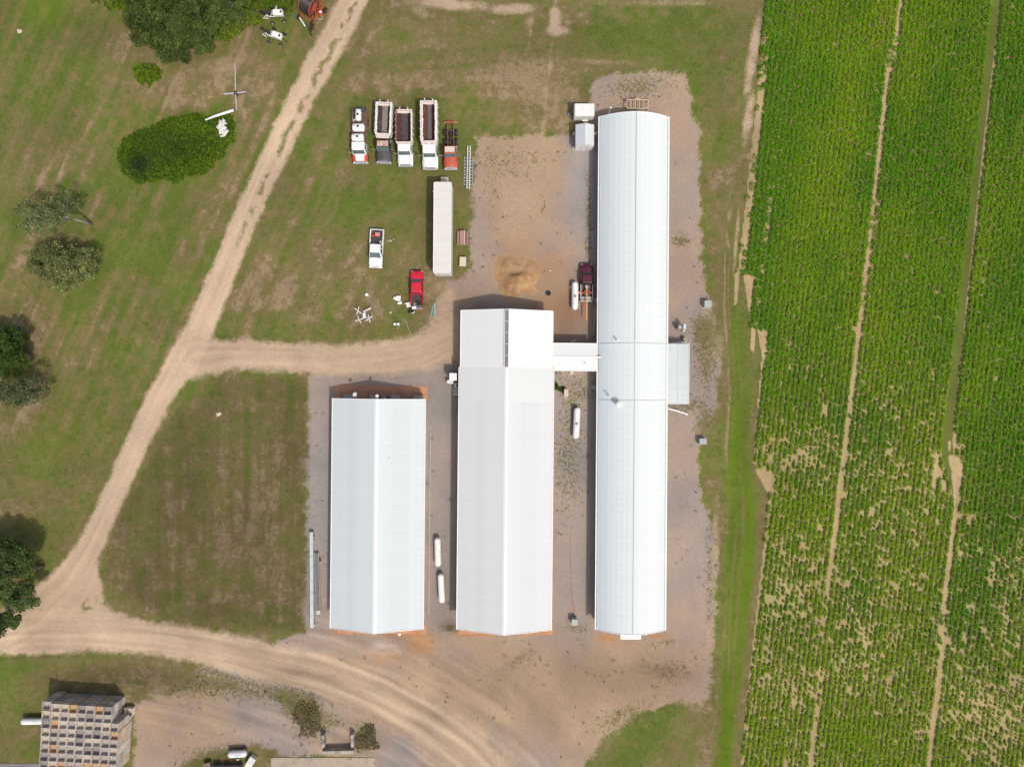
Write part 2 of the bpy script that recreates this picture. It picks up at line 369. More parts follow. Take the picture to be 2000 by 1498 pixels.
green = green - 0.65 * rutv; dirt = np.maximum(dirt, 0.30 * np.clip(rutv, 0, 1)); lime = lime * (1 - 0.8 * np.clip(rutv, 0, 1))
edge_l, _, _ = sdf_line(X, Y, [(1352, 180, 6), (1360, 240, 6), (1374, 300, 3), (1376, 480, 4), (1384, 560, 9), (1380, 600, 7)])
lime = np.maximum(lime, 0.8 * soft(edge_l + wob, 5) * n_mid * 1.2); green = np.maximum(green, 0.75 * soft(edge_l + wob, 5))
edge_m, _, _ = sdf_line(X, Y, [(1369, 880, 6), (1370, 960, 4), (1398, 1190, 4), (1392, 1300, 3), (1390, 1370, 3)])
lime = np.maximum(lime, 0.7 * soft(edge_m + wob, 4)); green = np.maximum(green, 0.8 * soft(edge_m + wob, 5))
lime = np.maximum(lime, 0.5 * blob(X, Y, 90, 20, 50, 40) + 0.35 * blob(X, Y, 110, 850, 70, 50))
lime = np.where(d_ww < 4, np.maximum(lime, 0.12), lime); green = np.where(d_ww < 4, 0.86, green)
# ---- tone: wheel ruts, wear, damp patches
str_main = fbm(lat_main * 40, arc_main * 0.05, 10, 51, 3); str_so = fbm(lat_so * 60, arc_so * 0.08, 12, 53, 3); str_br = fbm(lat_br * 50, arc_br * 0.07, 12, 55, 3)
tone = 0.5 + 0.30 * (n_mid - 0.5) + 0.12 * (n_big - 0.5)
tone += (d_main < 4) * (str_main - 0.5) * 0.26 + (d_so < 12) * (str_so - 0.5) * 0.34 + (d_br < 10) * (str_br - 0.5) * 0.26 + ss(-d_so, -190, -10) * (d_yard < 0) * (fbm(lat_so * 30, arc_so * 0.05, 8, 57, 3) - 0.5) * 0.46
for cx, cy, rx, ry, rot, a in ((1100, 600, 60, 50, 0, -.16), (1110, 640, 50, 40, 0, -.14), (905, 650, 30, 80, 0, -.03), (1150, 1330, 200, 60, 0, -.06), (760, 1440, 60, 40, 0, -.14), (330, 1430, 80, 60, 0, -.05), (430, 1480, 70, 26, 0, -.28), (300, 1325, 100, 28, 8, -.34), (190, 1325, 110, 26, 0, -.3), (470, 1338, 110, 14, 14, -.16), (540, 1465, 50, 14, 0, -.1),
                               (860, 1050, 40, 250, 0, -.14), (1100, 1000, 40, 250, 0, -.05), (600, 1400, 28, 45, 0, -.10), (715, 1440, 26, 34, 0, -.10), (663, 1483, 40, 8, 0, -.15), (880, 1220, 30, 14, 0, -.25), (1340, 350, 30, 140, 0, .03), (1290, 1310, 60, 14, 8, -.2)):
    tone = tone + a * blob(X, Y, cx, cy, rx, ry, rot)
tone = tone - 0.31 * lawn_s + 0.16 * soft(d_main, 6) * ss(-Y, -1150, -900)
tone = np.clip(tone, 0.05, 1)
# ---- warm (brown sand) or grey (crushed stone) in the yard
warm = 0.58 + 0.6 * (n_big - 0.5) + 0.4 * (n_mid - 0.5)
for cx, cy, rx, ry, rot, a in ((1000, 420, 70, 160, 0, .35), (1060, 330, 60, 60, 0, .2), (1150, 380, 40, 140, -8, -.7), (1160, 330, 40, 60, 0, -.4), (1250, 180, 90, 40, 0, -.12), (860, 1000, 40, 260, 0, -.55), (625, 960, 26, 240, 0, -.5), (1120, 900, 50, 260, 0, -.35), (1335, 700, 50, 500, 0, -.05), (900, 1330, 300, 110, 0, .5), (1150, 1380, 200, 110, 0, .35), (800, 640, 120, 50, 0, .45), (420, 1410, 200, 80, 0, .25), (1230, 1310, 160, 60, 0, .35), (1080, 600, 80, 80, 0, .5), (770, 1480, 50, 40, 0, -.5), (880, 690, 40, 60, 0, .4), (880, 600, 60, 60, 0, .5), (640, 740, 60, 30, 0, .15), (700, 740, 90, 20, 0, -.05)):
    warm = warm + a * blob(X, Y, cx, cy, rx, ry, rot)
warm = np.clip(warm, 0, 1)
# ---- weeds sprinkled over the yard
weeds = 0.04 + 0.10 * (n_mid - 0.4)
for cx, cy, rx, ry, rot, a in ((1110, 900, 40, 120, 0, .50), (1130, 760, 40, 40, 0, .35), (1380, 700, 30, 90, 0, .65), (1370, 640, 30, 30, 0, .5), (1380, 830, 26, 30, 0, .7), (1330, 790, 40, 14, 0, .6), (1330, 470, 20, 16, 0, .7), (1385, 1120, 12, 140, 0, .45), (1320, 1310, 60, 30, 0, .35), (1210, 1400, 70, 24, -25, .5), (1010, 1290, 40, 14, -40, .4), (880, 1226, 26, 10, 0, .75), (1240, 170, 90, 36, 0, .5), (1150, 440, 10, 140, 0, .55), (620, 1000, 26, 240, 0, .22), (1000, 310, 90, 40, 0, .35), (960, 400, 26, 100, 0, .25), (1125, 1225, 30, 12, 0, .5), (600, 1400, 34, 52, 0, .6), (715, 1440, 28, 36, 0, .6), (310, 1330, 120, 34, 10, .62), (470, 1340, 140, 26, 14, .52), (575, 1375, 50, 24, 40, .62), (650, 1410, 30, 20, 0, .4), (440, 1475, 90, 24, 0, .65), (663, 1484, 44, 9, 0, .8), (200, 1180, 26, 34, -40, .5), (280, 1215, 90, 12, 12, .35), (560, 1235, 40, 12, 0, .35), (1295, 1255, 40, 8, 0, .4), (1200, 1300, 160, 50, 0, .18)):
    weeds = weeds + a * blob(X, Y, cx, cy, rx, ry, rot)
weeds = np.clip(weeds, 0, 1)

gco = np.zeros((NY, NX, 3), np.float32)
gco[..., 0] = (X - 1000) / S; gco[..., 1] = (749 - Y) / S

def ground_material():
    m = bpy.data.materials.new('ground_surface'); m.use_nodes = True
    nt = m.node_tree; N = nt.nodes; L = nt.links
    b = N['Principled BSDF']; b.inputs['Roughness'].default_value = 0.95; b.inputs['Specular IOR Level'].default_value = 0.15
    geo = N.new('ShaderNodeNewGeometry')
    def attr(n):
        a = N.new('ShaderNodeAttribute'); a.attribute_name = n
        s_ = N.new('ShaderNodeSeparateColor'); L.new(a.outputs['Color'], s_.inputs[0]); return s_.outputs
    A = attr('cover_a'); B = attr('cover_b'); C = attr('cover_c')
    def noise(scale, detail=3, rough=0.6, off=(0, 0, 0), stretch=None):
        mp = N.new('ShaderNodeMapping'); mp.inputs['Location'].default_value = off
        if stretch: mp.inputs['Scale'].default_value = stretch
        L.new(geo.outputs['Position'], mp.inputs[0])
        n = N.new('ShaderNodeTexNoise'); n.inputs['Scale'].default_value = scale; n.inputs['Detail'].default_value = detail; n.inputs['Roughness'].default_value = rough
        L.new(mp.outputs[0], n.inputs['Vector']); return n.outputs['Fac']
    def math_(op, a, b_=None, c=None, clamp=False):
        n = N.new('ShaderNodeMath'); n.operation = op; n.use_clamp = clamp
        for i, v in enumerate((a, b_, c)):
            if v is None: continue
            if isinstance(v, (int, float)): n.inputs[i].default_value = v
            else: L.new(v, n.inputs[i])
        return n.outputs[0]
    def rng(v, a, b_, c=0.0, d=1.0, smooth=False):
        n = N.new('ShaderNodeMapRange'); n.clamp = True
        if smooth: n.interpolation_type = 'SMOOTHSTEP'
        for i, q in enumerate((a, b_, c, d)): n.inputs[i + 1].default_value = q
        L.new(v, n.inputs[0]); return n.outputs[0]
    def mix(f, a, b_):
        n = N.new('ShaderNodeMix'); n.data_type = 'RGBA'
        L.new(f, n.inputs['Factor'])
        for k, v in (('A', a), ('B', b_)):
            if isinstance(v, tuple): n.inputs[k].default_value = (*v, 1)
            else: L.new(v, n.inputs[k])
        return n.outputs['Result']
    def ramp(v, stops):
        n = N.new('ShaderNodeValToRGB'); e = n.color_ramp.elements
        while len(e) < len(stops): e.new(0.5)
        for q, (p, c) in zip(e, stops): q.position = p; q.color = (*c, 1)
        L.new(v, n.inputs[0]); return n.outputs[0]
    f1 = noise(1.1, 4, 0.65); f2 = noise(3.2, 3, 0.7, (31, 7, 3)); f3 = noise(7.5, 2, 0.7, (5, 77, 1)); f4 = noise(14.0, 2, 0.6, (15, 7, 9))
    # turf
    gv = math_('ADD', B[0], math_('ADD', math_('MULTIPLY', math_('SUBTRACT', f1, 0.5), 0.75), math_('ADD', math_('MULTIPLY', math_('SUBTRACT', f2, 0.5), 1.0), math_('MULTIPLY', math_('SUBTRACT', f3, 0.5), 0.95))))
    turf = ramp(gv, [(0.02, TURF[0]), (0.28, TURF[1]), (0.52, TURF[2]), (0.78, TURF[3]), (1.0, TURF[4])])
    turf = mix(math_('MULTIPLY', B[1], rng(f2, 0.3, 0.7, 0.55, 1.0)), turf, LIME)
    # stone yard
    wv = math_('ADD', C[1], math_('MULTIPLY', math_('SUBTRACT', f1, 0.5), 0.6))
    stone = ramp(wv, [(0.1, STONE[0]), (0.5, STONE[1]), (0.95, STONE[2])])
    spk = rng(f3, 0.30, 0.72, 0.82, 1.16)
    spk2 = rng(f4, 0.30, 0.42, 0.80, 1.0)
    vm = N.new('ShaderNodeVectorMath'); vm.operation = 'SCALE'; L.new(stone, vm.inputs[0]); L.new(math_('MULTIPLY', spk, spk2), vm.inputs['Scale']); stone = vm.outputs[0]
    jit0 = math_('MULTIPLY', math_('SUBTRACT', f2, 0.5), 0.3)
    dirtc = ramp(f2, [(0.3, SAND[0]), (0.7, SAND[1])])
    soilc = mix(rng(math_('ADD', A[1], jit0), 0.25, 0.6), ramp(f2, [(0.3, LITTER[0]), (0.7, LITTER[1])]), ramp(f2, [(0.3, SOIL[0]), (0.7, SOIL[1])]))
    clayc = ramp(f2, [(0.3, CLAY[0]), (0.7, CLAY[1])])
    jit = math_('ADD', math_('MULTIPLY', math_('SUBTRACT', f2, 0.5), 0.9), math_('MULTIPLY', math_('SUBTRACT', f3, 0.5), 0.9))
    jit_s = math_('MULTIPLY', jit, 0.6)
    c = mix(rng(math_('ADD', A[0], jit), 0.38, 0.62), turf, stone)
    c = mix(rng(math_('ADD', A[1], jit_s), 0.30, 0.74), c, dirtc)
    c = mix(rng(math_('ADD', A[2], jit_s), 0.15, 0.85), c, clayc)
    c = mix(rng(B[2], 0.3, 0.7), c, soilc)
    # weeds in the stones
    wn_ = math_('ADD', math_('MULTIPLY', f2, 0.65), math_('MULTIPLY', f3, 0.35))
    wd = math_('SUBTRACT', math_('ADD', math_('MULTIPLY', C[2], 0.36), wn_), 0.66)
    wd = math_('MULTIPLY', rng(wd, 0.0, 0.07), rng(A[0], 0.25, 0.5))
    c = mix(wd, c, ramp(f1, [(0.35, (0.160, 0.120, 0.066)), (0.6, (0.150, 0.145, 0.055))]))
    # spilled lime powder
    at = N.new('ShaderNodeAttribute'); at.attribute_name = 'powder'
    c = mix(rng(math_('ADD', at.outputs['Fac'], math_('MULTIPLY', jit, 0.35)), 0.15, 0.95), c, (0.62, 0.53, 0.46))
    # wear and damp tone
    tv = math_('MULTIPLY', rng(C[0], 0.0, 1.0, 0.52, 1.48), rng(f4, 0.2, 0.8, 0.88, 1.12))
    vm = N.new('ShaderNodeVectorMath'); vm.operation = 'SCALE'; L.new(c, vm.inputs[0]); L.new(tv, vm.inputs['Scale'])
    L.new(vm.outputs[0], b.inputs['Base Color'])
    bp = N.new('ShaderNodeBump'); bp.inputs['Strength'].default_value = 0.55; bp.inputs['Distance'].default_value = 0.07
    L.new(math_('ADD', math_('MULTIPLY', f2, 0.5), math_('MULTIPLY', f3, 0.5)), bp.inputs['Height']); L.new(bp.outputs[0], b.inputs['Normal'])
    return m
TURF = [(0.275, 0.205, 0.122), (0.178, 0.138, 0.066), (0.148, 0.130, 0.044), (0.116, 0.126, 0.034), (0.084, 0.116, 0.019)]
LITTER = [(0.270, 0.222, 0.098), (0.375, 0.300, 0.148)]
LIME = (0.098, 0.165, 0.005)
STONE = [(0.290, 0.262, 0.242), (0.312, 0.250, 0.210), (0.325, 0.232, 0.155)]
SAND = [(0.365, 0.270, 0.185), (0.440, 0.330, 0.230)]
SOIL = [(0.320, 0.232, 0.118), (0.420, 0.312, 0.172)]
CLAY = [(0.330, 0.165, 0.070), (0.430, 0.225, 0.105)]
GMAT = ground_material()

# every cell of the survey grid belongs to one piece of the setting
cls = np.zeros((NY, NX), np.int8)                       # 0 lawn
cls[(gravel > 0.5)] = 1                                  # 1 stone yard
cls[(np.minimum.reduce([d_main, d_br, d_so, d_jn]) + wob * 0.4 < 0)] = 2   # 2 dirt road
cls[(d_field < 0)] = 3                                   # 3 field soil
cell = cls[:-1, :-1]
quad = np.arange(NX * NY).reshape(NY, NX)
Q = np.stack([quad[1:, :-1], quad[1:, 1:], quad[:-1, 1:], quad[:-1, :-1]], -1)
ATT = {'cover_a': np.stack([gravel, dirt, clay], -1), 'cover_b': np.stack([green, lime, soil], -1), 'cover_c': np.stack([tone, warm, weeds], -1)}
for k, nm in enumerate(('lawn', 'gravel_yard', 'dirt_road', 'field_soil')):
    q = Q[cell == k]
    used, inv = np.unique(q.ravel(), return_inverse=True)
    me = numpy_mesh(nm, gco.reshape(-1, 3)[used], inv.reshape(-1, 4), GMAT)
    for an, av in ATT.items():
        a = me.attributes.new(an, 'FLOAT_COLOR', 'POINT')
        cc = np.ones((len(used), 4), np.float32); cc[:, :3] = av.reshape(-1, 3)[used]
        a.data.foreach_set('color', cc.ravel())
    a = me.attributes.new('powder', 'FLOAT', 'POINT'); a.data.foreach_set('value', white.reshape(-1)[used].astype(np.float32))
    tag(link(nm, me), kind='structure')
# the land beyond the survey, out to the horizon
b = MB(); e = 3000
x0, x1, y0, y1 = gco[0, 0, 0], gco[0, -1, 0], gco[-1, 0, 1], gco[0, 0, 1]
b.add([(-e, -e, 0), (e, -e, 0), (e, e, 0), (-e, e, 0), (x0, y0, 0), (x1, y0, 0), (x1, y1, 0), (x0, y1, 0)], [(0, 1, 5, 4), (1, 2, 6, 5), (2, 3, 7, 6), (3, 0, 4, 7)])
tag(b.build('ground', mat('far_turf', (0.10, 0.105, 0.03), 0.95, var=0.35, scale=0.03, col2=(0.2, 0.15, 0.08), amt2=0.4, scale2=0.02)), kind='structure')

def sample(arr, px, py):
    i = np.clip(((np.asarray(py) - GY0) / GST).astype(int), 0, NY - 1); j = np.clip(((np.asarray(px) - GX0) / GST).astype(int), 0, NX - 1)
    return arr[i, j]
# ------------------------------------------------------------------ leaves, crops, weeds, trees
def leaf_material(name='leaves', rough=0.7, trans=0.48):
    m = bpy.data.materials.new(name); m.use_nodes = True
    nt = m.node_tree; N = nt.nodes; L = nt.links; b = N['Principled BSDF']
    a = N.new('ShaderNodeAttribute'); a.attribute_name = 'tint'
    L.new(a.outputs['Color'], b.inputs['Base Color'])
    b.inputs['Roughness'].default_value = rough; b.inputs['Specular IOR Level'].default_value = 0.15
    t = N.new('ShaderNodeBsdfTranslucent'); L.new(a.outputs['Color'], t.inputs['Color'])
    mx = N.new('ShaderNodeMixShader'); mx.inputs[0].default_value = trans
    L.new(b.outputs[0], mx.inputs[1]); L.new(t.outputs[0], mx.inputs[2])
    L.new(mx.outputs[0], N['Material Output'].inputs['Surface'])
    return m
LEAF = leaf_material()

def leaf_mesh(name, c, size, cols, tilt=0.55, up=None, narrow=0.62, rng=RNG):
    """folded diamond leaves at points c (n,3); size (n,), cols (n,3)"""
    n = len(c)
    yaw = rng.random(n) * 2 * np.pi
    d = np.stack([np.cos(yaw), np.sin(yaw), rng.normal(-0.15, tilt, n)], -1); d /= np.linalg.norm(d, axis=1)[:, None]
    u = np.tile(np.array([0, 0, 1.0]), (n, 1)) if up is None else up.copy()
    u = u + rng.normal(0, tilt * 0.7, (n, 3))
    s_ = np.cross(d, u); s_ /= np.linalg.norm(s_, axis=1)[:, None] + 1e-9
    nn = np.cross(s_, d)
    L_ = size[:, None]
    v = np.empty((n, 4, 3), np.float32)
    v[:, 0] = c - d * L_ * 0.5; v[:, 2] = c + d * L_ * 0.5
    v[:, 1] = c + s_ * L_ * 0.5 * narrow + nn * L_ * 0.10; v[:, 3] = c - s_ * L_ * 0.5 * narrow + nn * L_ * 0.10
    f = np.arange(n * 4).reshape(n, 4)
    return numpy_mesh(name, v.reshape(-1, 3), f, LEAF, np.repeat(cols, 4, axis=0))

def vary(n, cols, w=None, dv=0.22, rng=RNG):
    """pick from a palette with variation"""
    cols = np.array(cols); k = rng.choice(len(cols), n, p=w)
    c = cols[k] * (1 + rng.normal(0, dv, (n, 1)))
    return np.clip(c * (1 + rng.normal(0, 0.06, (n, 3))), 0.004, 0.9)

def px_of(pt):   # ground point -> photograph pixel of that spot (survey coordinates)
    return pt[..., 0] * S + 1000, 749 - pt[..., 1] * S

# ---- the crop in three strips, parted by the sprayer tracks and the grass waterway
ROW = 9.6
SL = 0.1165
qs = np.arange(1480, 2210 + SL * 1700, ROW)
along = np.arange(-165, 1662, 3.3)
QQ, YY = np.meshgrid(qs, along)
RI = np.round((QQ - 1480) / ROW)
QQ = QQ + RNG.normal(0, 0.9, QQ.shape); YY = YY + RNG.normal(0, 1.3, YY.shape)
XX = QQ - SL * YY + 4 * np.sin(YY / 420.0)
keep = (XX < 2178) & (XX > 1400)
XX, YY, RI = XX[keep], YY[keep], RI[keep]
fd = sample(d_field, XX, YY)
d_gap1 = sdf_line(XX, YY, ROWGAPS[1])[0]
ok = (fd < -0.5) & (d_gap1 > -1.5) & (sample(d_ta, XX, YY) > 1.0) & (sample(d_tb, XX, YY) > 1.5) & (sample(d_ww, XX, YY) > 1) & (sample(d_gap, XX, YY) > -1.4) & (sample(d_bare, XX, YY) > 1)
XX, YY, RI = XX[ok], YY[ok], RI[ok]
thin = np.clip(0.5 + 1.5 * (0.6 * vnoise(RI * 5.0 + 0.5, YY / 9.0, 61) + 0.4 * vnoise(RI * 3.0 + 0.5, YY / 5.5, 62) - 0.5), 0, 1)            # gaps run along the rows
patch = fbm(XX, YY, 230, 63, 3)
sp = 0.06 + 0.26 * ss(YY, 520, 950) + 0.16 * (patch - 0.5) * ss(YY, 350, 800)
for cx, cy, rx, ry, a in ((1560, 880, 90, 50, .24), (1540, 1170, 70, 110, .34), (1690, 1280, 60, 120, .16), (1730, 1150, 60, 100, .10), (1520, 1430, 40, 60, -.2), (1650, 1430, 70, 60, -.25), (1560, 1000, 70, 50, -.22), (1960, 800, 90, 200, -.35), (1960, 1120, 60, 60, .12), (1950, 1400, 80, 100, .22), (1540, 1340, 40, 30, .2), (1700, 1450, 60, 60, -.2), (1450, 400, 60, 400, -.1), (1500, 680, 30, 50, -.1), (1610, 720, 60, 40, .10), (1780, 820, 60, 60, .05)):
    sp = sp + 0.6 * a * np.exp(-((XX - cx) / rx) ** 2 - ((YY - cy) / ry) ** 2)
vig = (0.25 + 0.75 * ss(thin, sp - 0.12, sp + 0.20)) * (1 - 1.0 * np.clip(sp - 0.10, 0, 0.45)) * RNG.uniform(0.75, 1.1, len(XX))                           # vigour of each plant
live = RNG.random(len(XX)) < np.clip(0.20 + 1.15 * vig, 0, 1)
XX, YY, vig = XX[live], YY[live], vig[live]
NL = 10
n = len(XX)
lushy = fbm(XX, YY, 120, 65, 3); yel = np.clip(0.25 + 1.1 * (fbm(XX + SL * YY, YY, 60, 67, 3, 1.0, 0.35) - 0.5) + 0.4 * np.exp(-((XX + SL * YY - 1690) / 60) ** 2) * ss(-YY, -700, -300) - 0.35 * np.exp(-((XX + SL * YY - 1540) / 45) ** 2) + 0.45 * ss(YY, 600, 1100) * (XX + SL * YY < 1960) + 0.35 * ss(YY, 1100, 1400), 0, 1)
base = np.stack([(XX - 1000) / S, (749 - YY) / S, np.zeros(n)], -1)
rad = 0.13 + 0.32 * vig
ang = RNG.random((n, NL)) * 2 * np.pi; rr = np.sqrt(RNG.random((n, NL))) * rad[:, None]
hh = (0.16 + 0.34 * vig)[:, None] * (1.0 - 0.55 * (rr / rad[:, None]) ** 2) + RNG.normal(0, 0.05, (n, NL))
lc = np.stack([base[:, None, 0] + rr * np.cos(ang) * (0.70 + 0.16 * ss(-YY, -800, -450))[:, None], base[:, None, 1] + rr * np.sin(ang) * 1.1, np.clip(hh, 0.05, 0.8)], -1)
ls = (0.19 + 0.09 * vig)[:, None] * RNG.uniform(0.8, 1.3, (n, NL))
g0, g1, g2 = np.array([0.088, 0.235, 0.008]), np.array([0.138, 0.295, 0.008]), np.array([0.265, 0.380, 0.012])
cc = g0 + (g1 - g0) * lushy[:, None]; cc = cc + (g2 - cc) * (yel * 0.68)[:, None]
cc = cc * (0.82 + 0.25 * vig)[:, None]
lcol = cc[:, None, :] * (1 + RNG.normal(0, 0.17, (n, NL, 1))) * (1 + RNG.normal(0, 0.05, (n, NL, 3)))
# some withered leaves
dry = RNG.random((n, NL)) < (0.02 + 0.09 * (1 - vig))[:, None]
lcol[dry] = np.array([0.33, 0.25, 0.10])
lcol = np.clip(lcol, 0.004, 0.6)
strip = np.where(sample(lat_ta * 0 + (X - (1756 - 0.1175 * Y)), XX, YY) < 0, 0, np.where(XX + 0.115 * YY < np.where(YY < 900, 1952, 1975), 1, 2))
for k, lab in enumerate(('rows of leafy green crop between the grass verge and the first pale track', 'rows of patchy green crop between the two pale tracks', 'rows of bright green crop right of the grassy waterway')):
    w = strip == k
    me = leaf_mesh('crop', lc[w].reshape(-1, 3), ls[w].ravel(), lcol[w].reshape(-1, 3), tilt=0.22, narrow=0.85)
    tag(link('crop_plants', me), lab, 'crop', 'crop strips of the field', 'stuff')

# ---- tufts of grass and weeds
def tufts(name, px, py, h, cols, label, cat, blades=6, spread=0.14):
    n = len(px)
    c = np.stack([(px - 1000) / S, (749 - py) / S, np.zeros(n)], -1)
    lc = c[:, None, :] + np.concatenate([RNG.normal(0, spread, (n, blades, 2)), np.abs(RNG.normal(0, 1, (n, blades, 1))) * 0.0], -1)
    lc[..., 2] = (h * RNG.uniform(0.35, 0.8, n))[:, None] * RNG.uniform(0.5, 1.2, (n, blades))
    me = leaf_mesh(name, lc.reshape(-1, 3), np.repeat(h * 0.9, blades), np.repeat(cols, blades, 0) * RNG.uniform(0.75, 1.25, (n * blades, 1)), tilt=0.6, narrow=0.5)
    return tag(link(name, me), label, cat, None, 'stuff')
n = 52000
tx, ty = RNG.uniform(-20, 1500, n), RNG.uniform(-20, 1520, n)
tw = sample(weeds, tx, ty) * (sample(gravel, tx, ty) > 0.3) * (sample(dirt, tx, ty) < 0.55)
sel = (RNG.random(n) < tw * 0.55 * (fbm(tx, ty, 16, 71, 3) > 0.42)) & (tx < 1420)
hid = (tx > 640) & (tx < 835) & (ty > 775) & (ty < 1240) | (tx > 893) & (tx < 1082) & (ty > 602) & (ty < 1240) | (tx > 1162) & (tx < 1308) & (ty > 215) & (ty < 1245)
sel &= ~hid
tufts('yard_weeds', tx[sel], ty[sel], RNG.uniform(0.10, 0.26, sel.sum()), vary(sel.sum(), [(0.155, 0.165, 0.05), (0.20, 0.175, 0.075), (0.125, 0.155, 0.035)]), 'small weeds and grass tufts sprinkled over the gravel yard', 'weeds', 5)
n = 80000
tx, ty = RNG.uniform(-20, 1500, n), RNG.uniform(-20, 1520, n)
gr = sample(green, tx, ty)
sel = (sample(cls, tx, ty) == 0) & (RNG.random(n) < 0.25 + 0.75 * fbm(tx, ty, 40, 73, 3)) & (sample(dirt, tx, ty) < 0.5)
tx, ty, gr = tx[sel], ty[sel], gr[sel]
cg = np.array([0.20, 0.155, 0.08]) + (np.array([0.075, 0.105, 0.015]) - np.array([0.20, 0.155, 0.08])) * ss(gr + RNG.normal(0, 0.18, len(gr)), 0.05, 0.75)[:, None]
lm = sample(lime, tx, ty)[:, None]; cg = cg + (np.array([0.15, 0.19, 0.012]) - cg) * lm * 0.7
tufts('grass_tufts', tx, ty, RNG.uniform(0.06, 0.16, len(tx)), cg, 'longer grass blades standing up all over the lawns', 'grass', 3, 0.16)

# ---- vine-covered ground: a leafy blanket over a low heap
def blanket(name, poly, n, hmax, pal, w, size, label, cat, lump=40, seed=81, dark=None, ramp_px=26, kind='stuff'):
    xs = [p[0] for p in poly]; ys = [p[1] for p in poly]
    x, y = RNG.uniform(min(xs), max(xs), n), RNG.uniform(min(ys), max(ys), n)
    wobx = (fbm(x, y, 18, seed, 4) - 0.5) * 20
    d = sdf_poly(x, y, poly) + wobx
    k = d < 0; x, y, d = x[k], y[k], d[k]
    e = ss(-d, 0, ramp_px)
    lumps = fbm(x, y, lump, seed + 1, 3)
    z = 0.12 + hmax * e * (0.25 + 0.9 * lumps) + RNG.normal(0, 0.09, len(x)) - (RNG.random(len(x)) ** 3) * 0.25
    c = np.stack([(x - 1000) / S, (749 - y) / S, np.clip(z, 0.04, 9)], -1)
    col = vary(len(x), pal, w) * (0.85 + 0.35 * lumps)[:, None]
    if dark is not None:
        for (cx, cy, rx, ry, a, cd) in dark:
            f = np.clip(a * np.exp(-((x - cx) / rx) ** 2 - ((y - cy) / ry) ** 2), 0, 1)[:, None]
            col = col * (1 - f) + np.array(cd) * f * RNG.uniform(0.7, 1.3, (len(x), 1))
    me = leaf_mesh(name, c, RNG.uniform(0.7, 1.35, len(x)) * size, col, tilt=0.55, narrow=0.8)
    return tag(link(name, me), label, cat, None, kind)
VINE = [(0.112, 0.195, 0.014), (0.190, 0.265, 0.014), (0.070, 0.138, 0.016)]
MOUND = [(226, 300), (240, 275), (262, 262), (300, 252), (340, 232), (385, 222), (420, 226), (448, 230), (460, 250), (457, 272), (440, 300), (420, 325), (400, 340), (360, 350), (310, 358), (275, 360), (248, 345), (232, 322)]
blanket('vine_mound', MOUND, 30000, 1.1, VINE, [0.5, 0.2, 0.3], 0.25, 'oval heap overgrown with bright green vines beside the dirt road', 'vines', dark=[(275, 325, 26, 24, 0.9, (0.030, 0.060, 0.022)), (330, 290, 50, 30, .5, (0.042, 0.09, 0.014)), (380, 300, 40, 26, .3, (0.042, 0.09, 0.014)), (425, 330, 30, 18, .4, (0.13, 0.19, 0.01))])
blanket('vine_patch', [(262, 140), (272, 126), (300, 126), (318, 140), (314, 160), (294, 174), (278, 168), (266, 156)], 3600, 0.7, VINE, [0.45, 0.35, 0.2], 0.25, 'small round patch of bright green vines on the dry lawn', 'vines', lump=20, seed=87)
blanket('vine_undergrowth', [(150, -160), (150, -10), (190, 5), (235, 18), (262, 40), (300, 60), (330, 80), (400, 84), (440, 76), (480, 62), (505, 45), (515, 20), (560, 28), (575, 0), (580, -160)], 44000, 1.5, VINE, [0.5, 0.3, 0.2], 0.28, 'tall bright vines and brush growing around the big trees', 'vines', lump=46, seed=89)
for (bx, by, rx, ry, lab) in ((600, 1402, 28, 46, 'low brown-green scrub left of the concrete block bay'), (716, 1441, 26, 33, 'low brown-green scrub right of the concrete block bay')):
    poly = [(bx + rx * math.cos(a) * (1 + 0.18 * math.sin(3 * a + bx)), by + ry * math.sin(a) * (1 + 0.15 * math.cos(2 * a))) for a in np.linspace(0, 2 * math.pi, 14)[:-1]]
    blanket('weed_bush', poly, 1500, 0.26, [(0.180, 0.150, 0.070), (0.215, 0.178, 0.095), (0.28, 0.225, 0.14)], [0.5, 0.35, 0.15], 0.20, lab, 'bush', lump=14, seed=int(bx), ramp_px=14, kind=None)
blanket('weed_clump', [(1082, 748), (1106, 746), (1110, 760), (1100, 768), (1084, 768)], 1500, 0.5, [(0.06, 0.105, 0.02), (0.085, 0.12, 0.02)], [0.5, 0.5], 0.2, 'green weed clump against the middle building', 'weeds', lump=12, seed=95, ramp_px=8, kind=None)

